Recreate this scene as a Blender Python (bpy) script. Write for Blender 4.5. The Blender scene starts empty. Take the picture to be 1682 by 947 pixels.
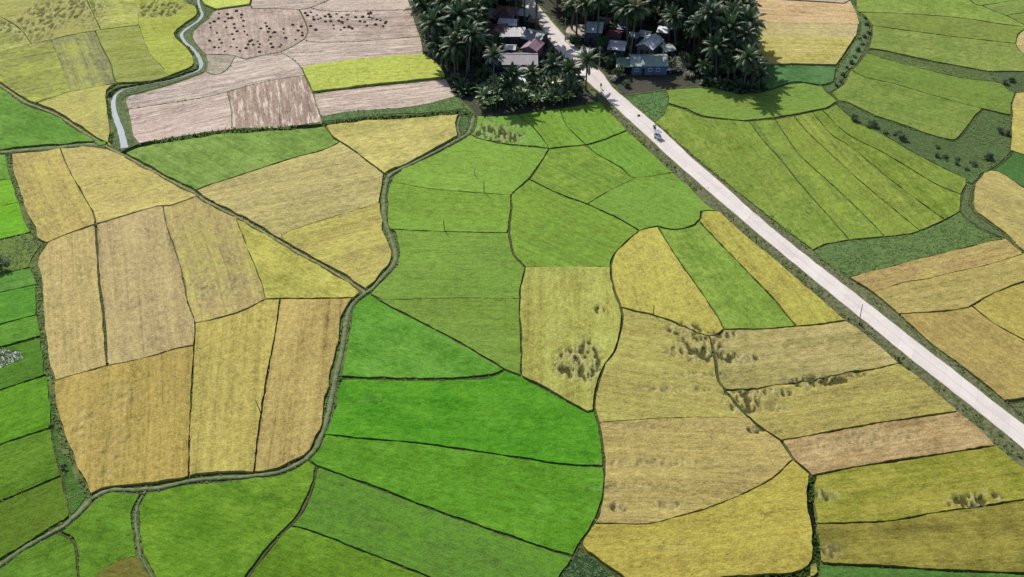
import math, random
import numpy as np
# ---------------------------------------------------------------- survey of the field boundaries
# every entry: half width (m) of the gap, kind, points traced as picture coordinates and laid on the ground plane
LN = []
def L(hw, kind, *pts): LN.append((hw, kind, [tuple(map(float, p)) for p in pts]))
B = .34
L(.3,'edge',(-70,-45),(1752,-45),(1752,1010),(-70,1010),(-70,-45))
# left track, double bund, curved footpath
L(1.0,'track',(-70,95),(0,139),(41,167),(96,189),(123,207),(159,229),(181,243),(208,256),(264,287),(318,315),(340,330),(395,358),(450,390),(494,416),(540,441),(581,466),(600,480))
L(1.5,'path',(-70,254),(0,249),(60,244),(148,236),(174,239))
L(1.15,'path',(778,189),(776,203),(770,218),(756,226),(715,248),(669,271),(648,281),(637,290),(631,317),(630,345),(634,369),(645,397),(650,419),(645,435),(626,456),(612,472),(600,480),(587,490),(576,503),(568,530),(562,572),(554,605),(546,646),(535,695),(519,734),(502,753),(472,769),(450,776),(417,780),(381,783),(340,785),(310,789),(258,800),(220,803),(187,803),(165,809),(148,819),(132,838),(104,863),(77,877),(36,901),(0,926),(-70,975))
# top left block
L(.25,B and 'bund',(-70,98),(0,85),(52,71),(82,66),(123,56),(166,49),(228,41))
L(.2,'bund',(-70,-5),(0,27),(30,45),(52,71))
L(.25,'bund',(135,-45),(143,0),(150,15),(166,49))
L(.05,'none',(212,-45),(223,0),(226,20),(228,41),(245,85),(261,104),(278,125))
L(.04,'none',(82,66),(93,88),(106,118),(116,151))
L(.28,'bund',(156,51),(170,82),(181,104),(189,132),(191,137))
L(.4,'bund',(53,170),(115,151),(165,141),(191,137))
L(.5,'bank',(298,-45),(304,0),(321,8),(326,22),(315,31),(299,43),(288,53),(292,63),(308,77),(318,91),(321,104),(310,113),(278,125),(247,134),(191,137),(177,148),(175,160),(180,187),(184,216),(182,229),(181,243))
L(.5,'bank',(354,15),(347,20),(341,30),(326,41),(317,50),(315,60),(325,75),(337,88),(340,100),(338,116),(324,122),(288,135),(236,150),(210,156),(204,163),(209,178),(214,203),(218,222),(231,236))
L(.4,'bund',(326,-45),(330,0),(342,10),(354,15),(411,7),(413,0),(416,-45))
L(1.5,'canal',(198,251),(231,236),(270,230),(340,219),(381,214),(450,211),(510,205),(568,198),(628,192),(700,188),(761,182),(778,189))
# brown block
L(.35,'bund',(411,7),(414,12),(450,12),(491,14),(510,11),(527,4),(538,0),(545,-45))
L(.3,'bund',(510,11),(532,16),(573,17),(640,15),(680,14))
L(.4,'bund',(491,14),(493,17),(502,36),(506,52),(499,63),(483,73),(461,84),(422,91),(403,95),(387,90),(367,88),(337,88))
L(.3,'bund',(387,91),(383,97),(378,106),(367,117),(352,121),(338,118))
L(.3,'bund',(500,64),(516,67),(568,67),(642,62),(692,58))
L(.25,'bund',(461,84),(483,97),(495,110),(505,132),(514,152),(522,178),(527,190),(531,203))
L(.3,'bund',(497,111),(560,100),(631,93),(697,89))
L(.6,'bund',(514,152),(587,143),(700,131),(735,126))
L(.3,'bund',(210,181),(285,166),(340,157),(373,149),(436,132),(500,122))
L(.15,'bund',(374,149),(379,175),(381,214))
L(.3,'bund',(527,190),(573,182),(620,178),(664,175),(702,169),(745,161))
# grove outline
L(.4,'bund',(660,-45),(672,0),(684,40),(692,62),(697,89),(715,101),(731,120),(739,140),(745,153),(761,166),(774,176),(778,189))
L(.5,'bund',(778,189),(808,190),(850,187),(886,182),(944,173),(985,166))
L(.3,'bund',(985,166),(1018,157))
L(.8,'bund',(1018,157),(1050,152),(1092,146),(1127,143),(1162,141),(1190,146),(1217,153),(1258,148))
L(.5,'bund',(1172,-45),(1190,0),(1226,50),(1236,90),(1250,120),(1258,148))
# road embankment feet
L(.2,'foot',(985,166),(1008,190),(1027,211),(1066,247),(1104,283),(1132,306),(1160,335),(1180,347),(1236,397),(1277,430),(1322,470),(1360,501),(1385,524),(1412,542),(1445,569),(1476,597),(1514,624),(1558,663),(1610,705),(1635,732),(1682,770),(1752,828))
L(.2,'foot',(1018,157),(1030,163),(1055,183),(1096,218),(1137,254),(1192,299),(1247,342),(1305,387),(1336,410),(1350,426),(1394,455),(1434,480),(1477,516),(1531,566),(1575,597),(1624,636),(1652,660),(1690,690),(1752,736))
# green fields in the middle
L(.45,'bund',(770,218),(777,223),(797,229),(836,237),(871,240),(902,244),(937,240),(963,238),(990,230),(1030,214))
L(.2,'bund',(921,185),(930,205),(961,238))
L(.2,'bund',(850,187),(872,206),(887,222),(903,244))
L(.7,'path',(761,183),(755,192),(752,204),(756,225))
L(.2,'bund',(634,297),(660,301),(701,309),(770,315),(839,319))
L(.4,'bund',(902,244),(888,267),(869,294),(852,308),(839,320),(840,340),(837,365),(836,382),(839,397),(844,418),(858,434),(863,439))
L(.28,'bund',(636,376),(660,377),(728,380),(836,384))
L(.36,'bund',(869,294),(921,319),(965,335),(1020,361),(1050,379))
L(.16,'bund',(965,335),(1000,313),(1043,292))
L(.28,'bund',(963,238),(981,253),(1020,275),(1033,288),(1044,292),(1075,288),(1106,284))
L(.45,'bund',(1050,379),(1060,376),(1080,372),(1102,377),(1124,375),(1143,368),(1150,360),(1152,347),(1180,346))
L(.42,'bund',(1050,379),(1027,399),(1008,419),(1003,438),(1005,460),(1011,482),(1018,501),(1022,519),(1017,553),(1008,580),(994,598),(984,623),(977,653),(976,674),(984,698),(991,742),(992,766),(991,811),(981,849),(967,872),(951,896),(943,914),(922,945),(893,1010))
L(.25,'bund',(863,439),(934,438),(1003,438))
L(.3,'bund',(863,439),(855,472),(853,508),(856,552),(856,617))
L(.45,'bund',(600,480),(616,487),(628,496),(656,511),(715,541),(770,571),(830,607),(856,618),(893,637),(934,660),(965,677),(976,674))
L(.14,'bund',(622,492),(690,491),(760,489),(854,490))
L(.6,'bund',(551,620),(600,621),(700,623),(760,621),(806,617),(832,608))
L(.4,'bund',(531,714),(587,719),(660,725),(700,729),(770,739),(852,751),(921,762),(992,767))
L(.48,'bund',(502,753),(520,765),(587,789),(642,810),(700,832),(729,843),(825,876),(893,899),(942,916))
L(.5,'bund',(520,765),(516,789),(508,813),(494,841),(475,863),(447,893),(422,925),(407,947),(372,1010))
L(.38,'bund',(475,863),(490,865),(532,879),(576,897),(628,917),(705,948),(800,985),(860,1010))
L(.5,'bund',(951,896),(962,908),(989,926),(1016,946),(1045,972),(1085,1010))
L(.7,'path',(242,801),(234,812),(225,832),(222,852),(226,884),(230,912),(240,929),(252,950),(285,1010))
L(.4,'bund',(92,870),(104,877),(118,885),(125,901),(127,926),(129,947),(133,1010))
L(.05,'none',(131,975),(152,952),(175,931),(205,917),(231,914))
# tan block on the left
L(.75,'bank',(14,249),(17,275),(23,297),(33,327),(41,352),(52,374),(57,393),(73,401),(58,423),(55,437),(62,453),(65,480),(66,515),(73,570),(80,614),(84,628),(86,663),(95,693),(104,725),(118,758),(134,791),(150,817))
L(.3,'bund',(86,663),(84,690),(86,715),(90,736),(97,766),(103,780),(107,806),(116,852))
L(.28,'bund',(98,242),(112,277),(137,321),(154,352),(157,369))
L(.36,'bund',(73,401),(110,385),(157,369),(220,350),(258,339),(280,338),(326,323))
L(.4,'bund',(157,369),(160,410),(163,460),(170,515),(174,570),(176,601))
L(.42,'bund',(84,628),(123,616),(176,601),(203,596),(247,586),(288,574),(319,568))
L(.24,'bund',(268,338),(274,371),(288,412),(299,448),(309,498),(321,531),(319,568))
L(.42,'bund',(321,531),(350,525),(395,512),(436,492),(460,491),(520,491),(584,490))
L(.26,'bund',(319,568),(316,625),(313,680),(311,730),(309,789))
L(.3,'bund',(461,491),(454,536),(444,591),(436,637),(430,673),(422,736),(417,780))
L(.15,'bund',(385,353),(400,391),(414,427),(430,467),(439,491))
L(.42,'bund',(320,316),(340,305),(409,283),(477,261),(532,246),(559,232))
L(.4,'bund',(530,202),(549,227),(573,242),(604,265),(637,288))
L(.1,'bund',(456,393),(469,383),(532,361),(604,340),(630,332))
# left green column
L(.25,'bund',(-70,300),(0,295),(23,293))
L(.25,'bund',(-70,352),(0,338),(33,331))
L(.35,'bund',(-70,408),(0,393),(52,381))
L(.4,'bund',(-70,462),(0,448),(22,445),(55,437))
L(.25,'bund',(-70,500),(0,480),(64,466))
L(.3,'bund',(-70,555),(0,533),(66,516))
L(.55,'bund',(-70,592),(0,571),(70,552))
L(.45,'bund',(-70,672),(0,641),(80,614))
L(.4,'bund',(-70,758),(0,730),(85,702))
L(.4,'bund',(-70,856),(0,824),(102,779))
# middle right
L(.26,'bund',(1079,373),(1096,399),(1118,433),(1151,479),(1178,520),(1187,543))
L(.26,'bund',(1148,363),(1181,399),(1233,452),(1269,490),(1299,526),(1309,537))
L(.4,'bund',(1021,505),(1036,510),(1071,518),(1110,530),(1137,543),(1165,551),(1181,547),(1189,541),(1247,541),(1302,537),(1340,534),(1390,527))
L(.42,'bund',(1166,551),(1171,573),(1176,598),(1181,628),(1190,640),(1212,668),(1231,687),(1247,701),(1283,724),(1302,754),(1334,782))
L(.32,'bund',(1190,640),(1236,639),(1275,633),(1330,625),(1365,618),(1399,611),(1432,608),(1478,598))
L(.32,'bund',(1284,724),(1322,717),(1360,710),(1432,697),(1500,687),(1574,676))
L(.42,'bund',(1334,782),(1410,767),(1514,751),(1634,732))
L(.75,'canal',(1334,782),(1331,819),(1336,855),(1341,900),(1341,924),(1328,939),(1290,946),(1180,954),(1100,962),(1040,968))
L(.6,'bund',(1341,924),(1338,950),(1332,1010))
L(.34,'bund',(1337,861),(1412,859),(1465,856),(1528,844),(1597,834),(1682,821),(1752,811))
L(.4,'bund',(1341,918),(1352,926),(1437,930),(1569,938),(1682,942),(1752,946))
L(.26,'bund',(975,861),(1000,861),(1063,861),(1110,850),(1165,834),(1233,806),(1275,781),(1302,754))
L(.14,'bund',(984,694),(1080,688),(1160,686),(1231,687))
# top right
L(.35,'bund',(1186,-4),(1230,-4),(1341,2),(1387,5),(1397,0))
L(.2,'bund',(1227,56),(1313,58),(1403,60))
L(.06,'none',(1216,34),(1313,36),(1413,38))
L(.5,'bund',(1250,103),(1316,106),(1376,108))
L(.5,'bank',(1396,-45),(1397,0),(1409,22),(1413,38),(1409,58),(1395,80),(1376,108),(1371,134),(1360,139))
L(.5,'bund',(1258,148),(1267,147),(1294,137),(1319,135),(1346,140),(1368,137))
L(.5,'bund',(1400,-45),(1406,16),(1420,27),(1432,41),(1428,69),(1424,80),(1406,107),(1392,118),(1384,137),(1366,149))
L(.5,'bund',(1350,140),(1356,148),(1368,157),(1378,166))
L(.5,'bund',(1097,170),(1110,174),(1124,178),(1145,188),(1168,193),(1225,198),(1272,194),(1313,187),(1357,178),(1378,166))
L(.2,'bund',(1095,146),(1099,160),(1097,170),(1090,188),(1075,199))
L(.3,'bund',(1410,19),(1488,22),(1573,28),(1640,38),(1688,43))
L(.3,'bund',(1432,44),(1488,49),(1573,60),(1669,71))
L(.5,'bund',(1425,80),(1450,82),(1516,97),(1571,107),(1623,117),(1682,117),(1752,117))
L(.3,'bund',(1422,85),(1472,101),(1516,112),(1576,126),(1636,134),(1645,136),(1656,146),(1668,151),(1752,148))
L(.22,'bund',(1398,113),(1420,126),(1469,137),(1516,151),(1573,167),(1614,178))
L(.5,'bund',(1378,166),(1398,170),(1430,187),(1477,203),(1516,217),(1554,228),(1572,229),(1587,211),(1614,178),(1642,185),(1662,189))
L(.35,'bund',(1668,151),(1662,170),(1662,189),(1660,247),(1682,254),(1752,268))
L(.25,'bund',(1663,181),(1752,184))
L(.35,'bund',(1374,172),(1409,200),(1450,220),(1498,248),(1544,272),(1587,293),(1588,302),(1580,319),(1577,346),(1553,361),(1525,373),(1498,383),(1454,388),(1391,394),(1352,402),(1336,410))
for a in ([(1230,199),(1256,233),(1280,259),(1322,311),(1360,353),(1395,393)],[(1270,195),(1294,228),(1316,257),(1369,305),(1424,357),(1454,388)],
          [(1302,189),(1330,220),(1371,258),(1432,313),(1476,349),(1511,379)],[(1334,183),(1366,220),(1399,242),(1459,291),(1514,333),(1554,361)],
          [(1350,180),(1393,220),(1451,250),(1498,278),(1542,304),(1579,319)]): L(.24,'bund',*a)
L(.5,'bund',(1577,346),(1591,361),(1624,381),(1654,391),(1672,407),(1700,428),(1752,455))
L(.4,'bund',(1394,455),(1476,434),(1547,416),(1618,398),(1654,391))
L(.5,'bund',(1587,297),(1599,302),(1613,285),(1638,273),(1662,254))
L(.5,'bund',(1599,302),(1597,322),(1597,343),(1618,360),(1654,386),(1664,400))
L(.4,'bund',(1613,285),(1638,281),(1682,308),(1752,345))
L(.16,'bund',(1434,479),(1487,464),(1520,459),(1564,448),(1623,435),(1682,419))
L(.34,'bund',(1477,516),(1555,511),(1591,505),(1624,486),(1651,474),(1682,463),(1752,440))
L(.3,'bund',(1596,504),(1632,531),(1682,559),(1752,596))
L(.5,'bund',(1652,661),(1682,656),(1752,640))
L(.3,'bund',(1560,-45),(1593,0),(1625,14),(1653,25),(1690,44),(1752,70))
L(.25,'bund',(1613,9),(1700,-6),(1752,-14))
L(.25,'bund',(1653,25),(1682,20),(1752,10))
L(.3,'bund',(1690,44),(1672,56),(1669,71),(1682,88),(1752,112))
L(.2,'bund',(1623,117),(1636,134))
# ---------------------------------------------------------------- camera model and ground projection
F_PX, CX, CY, PITCH, CAM_H = 2400.0, 841.0, 473.5, math.radians(36), 192.0
def ground(px, py, z=0.0):
    dx = (px-CX)/F_PX; dy = (CY-py)/F_PX
    c, s = math.cos(PITCH), math.sin(PITCH)
    x, y, zz = dx, c+dy*s, -s+dy*c
    t = (z-CAM_H)/zz
    return (x*t, y*t)
# ---------------------------------------------------------------- planar graph of the boundaries
def build_graph():
    lines = [[list(p) for p in l[2]] for l in LN]
    def near(p, skip):
        best = (1e9, None)
        for j, ln in enumerate(lines):
            if j == skip: continue
            for k in range(len(ln)-1):
                a, b = ln[k], ln[k+1]
                vx, vy = b[0]-a[0], b[1]-a[1]; n2 = vx*vx+vy*vy
                if n2 == 0: continue
                t = max(0, min(1, ((p[0]-a[0])*vx+(p[1]-a[1])*vy)/n2))
                q = (a[0]+t*vx, a[1]+t*vy)
                d = math.hypot(q[0]-p[0], q[1]-p[1])
                if d < best[0]: best = (d, j, k, t, q)
        return best
    for i, ln in enumerate(lines):
        if i == 0: continue
        for e in (0, -1):
            b = near(ln[e], i)
            if b[1] is not None and b[0] < 16:
                d, j, k, t, q = b
                A, Bv = lines[j][k], lines[j][k+1]
                la = math.hypot(q[0]-A[0], q[1]-A[1]); lb = math.hypot(q[0]-Bv[0], q[1]-Bv[1])
                if la < 3.5: ln[e] = list(A)
                elif lb < 3.5: ln[e] = list(Bv)
                else:
                    ln[e] = list(q); lines[j].insert(k+1, list(q))
            else: print('dangling', LN[i][2][e], round(b[0], 1))
    # split at crossings
    segs = []
    for i, ln in enumerate(lines):
        for k in range(len(ln)-1):
            if ln[k] != ln[k+1]: segs.append([i, tuple(ln[k]), tuple(ln[k+1]), []])
    for a in range(len(segs)):
        for b in range(a+1, len(segs)):
            i, p, q, _ = segs[a]; j, r, s, _ = segs[b]
            if max(p[0],q[0]) < min(r[0],s[0])-1 or max(r[0],s[0]) < min(p[0],q[0])-1 or max(p[1],q[1]) < min(r[1],s[1])-1 or max(r[1],s[1]) < min(p[1],q[1])-1: continue
            if p in (r, s) or q in (r, s): continue
            d = (q[0]-p[0])*(s[1]-r[1])-(q[1]-p[1])*(s[0]-r[0])
            if abs(d) < 1e-9: continue
            t = ((r[0]-p[0])*(s[1]-r[1])-(r[1]-p[1])*(s[0]-r[0]))/d
            u = ((r[0]-p[0])*(q[1]-p[1])-(r[1]-p[1])*(q[0]-p[0]))/d
            if -1e-6 <= t <= 1+1e-6 and -1e-6 <= u <= 1+1e-6:
                x = (round(p[0]+t*(q[0]-p[0]), 4), round(p[1]+t*(q[1]-p[1]), 4))
                segs[a][3].append((t, x)); segs[b][3].append((u, x))
    edges = {}
    def key(p): return (round(p[0], 1), round(p[1], 1))
    for i, p, q, cuts in segs:
        pts = [p]+[x for _, x in sorted(cuts)]+[q]
        for a, b in zip(pts, pts[1:]):
            ka, kb = key(a), key(b)
            if ka == kb: continue
            e = (min(ka, kb), max(ka, kb))
            if e not in edges or LN[edges[e]][0] < LN[i][0]: edges[e] = i
    while True:                                     # prune loose ends
        deg = {}
        for a, b in edges: deg[a] = deg.get(a, 0)+1; deg[b] = deg.get(b, 0)+1
        bad = [e for e in edges if deg[e[0]] == 1 or deg[e[1]] == 1]
        if not bad: break
        for e in bad: del edges[e]
    adj = {}
    for (a, b), i in edges.items():
        adj.setdefault(a, []).append((b, i)); adj.setdefault(b, []).append((a, i))
    # chains between junctions (or where the line id changes)
    junc = {n for n in adj if len(adj[n]) != 2 or adj[n][0][1] != adj[n][1][1]}
    chains = []; seen = set()
    for n in sorted(junc):
        for (m, i) in adj[n]:
            if (n, m) in seen: continue
            c = [n, m]; seen.add((n, m))
            while c[-1] not in junc:
                nx = [q for q, _ in adj[c[-1]] if q != c[-2]][0]
                c.append(nx)
            seen.add((c[-1], c[-2]))
            chains.append((i, c))
    # smooth each chain on the ground, keeping its ends
    out = []; outn = {}
    for ci, (i, c) in enumerate(chains):
        P = [np.array(p) for p in c]
        if len(P) > 2 and LN[i][1] != 'edge':
            Q = [P[0]]
            for k in range(len(P)-1):
                p0 = P[k-1] if k > 0 else P[k]; p1 = P[k]; p2 = P[k+1]; p3 = P[k+2] if k+2 < len(P) else P[k+1]
                n = max(1, int(np.linalg.norm(p2-p1)/7))
                for t in np.linspace(0, 1, n+1)[1:]:
                    Q.append(.5*(2*p1+(p2-p0)*t+(2*p0-5*p1+4*p2-p3)*t*t+(3*p1-p0-3*p2+p3)*t**3))
            P = Q
        else:
            Q = [P[0]]
            for k in range(len(P)-1):
                n = max(1, int(np.linalg.norm(P[k+1]-P[k])/10))
                for t in np.linspace(0, 1, n+1)[1:]: Q.append(P[k]*(1-t)+P[k+1]*t)
            P = Q
        W = np.array([ground(p[0], p[1], .35) for p in P])
        out.append((LN[i][0], LN[i][1], W, c[0], c[-1], i))
        outn.setdefault(c[0], []).append((ci, 0)); outn.setdefault(c[-1], []).append((ci, 1))
    # faces
    def start_ang(ci, rev):
        W = out[ci][2]
        v = (W[-2]-W[-1]) if rev else (W[1]-W[0])
        return math.atan2(v[1], v[0])
    order = {n: sorted(lst, key=lambda h: start_ang(*h)) for n, lst in outn.items()}
    used = set(); faces = []
    for ci in range(len(out)):
        for rev in (0, 1):
            if (ci, rev) in used: continue
            f = []; h = (ci, rev)
            while h not in used:
                used.add(h); f.append(h)
                end = out[h[0]][3] if h[1] else out[h[0]][4]
                lst = order[end]
                back = (h[0], 1-h[1])
                h = lst[(lst.index(back)-1) % len(lst)]
            pts, ws = [], []
            for (c2, r2) in f:
                W = out[c2][2][::-1] if r2 else out[c2][2]
                for p in W[:-1]: pts.append(p); ws.append(out[c2][0])
            pts = np.array(pts)
            x, y = pts[:, 0], pts[:, 1]
            area = .5*np.sum(x*np.roll(y, -1)-np.roll(x, -1)*y)
            if area > 3: faces.append((pts, np.array(ws), area))
    return out, faces
def inside(poly, P):
    x, y = P[:, 0], P[:, 1]; r = np.zeros(len(P), bool)
    a = poly; b = np.roll(poly, -1, 0)
    for (x1, y1), (x2, y2) in zip(a, b):
        if y1 == y2: continue
        c = ((y1 > y) != (y2 > y)) & (x < (x2-x1)*(y-y1)/(y2-y1)+x1)
        r ^= c
    return r
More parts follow.
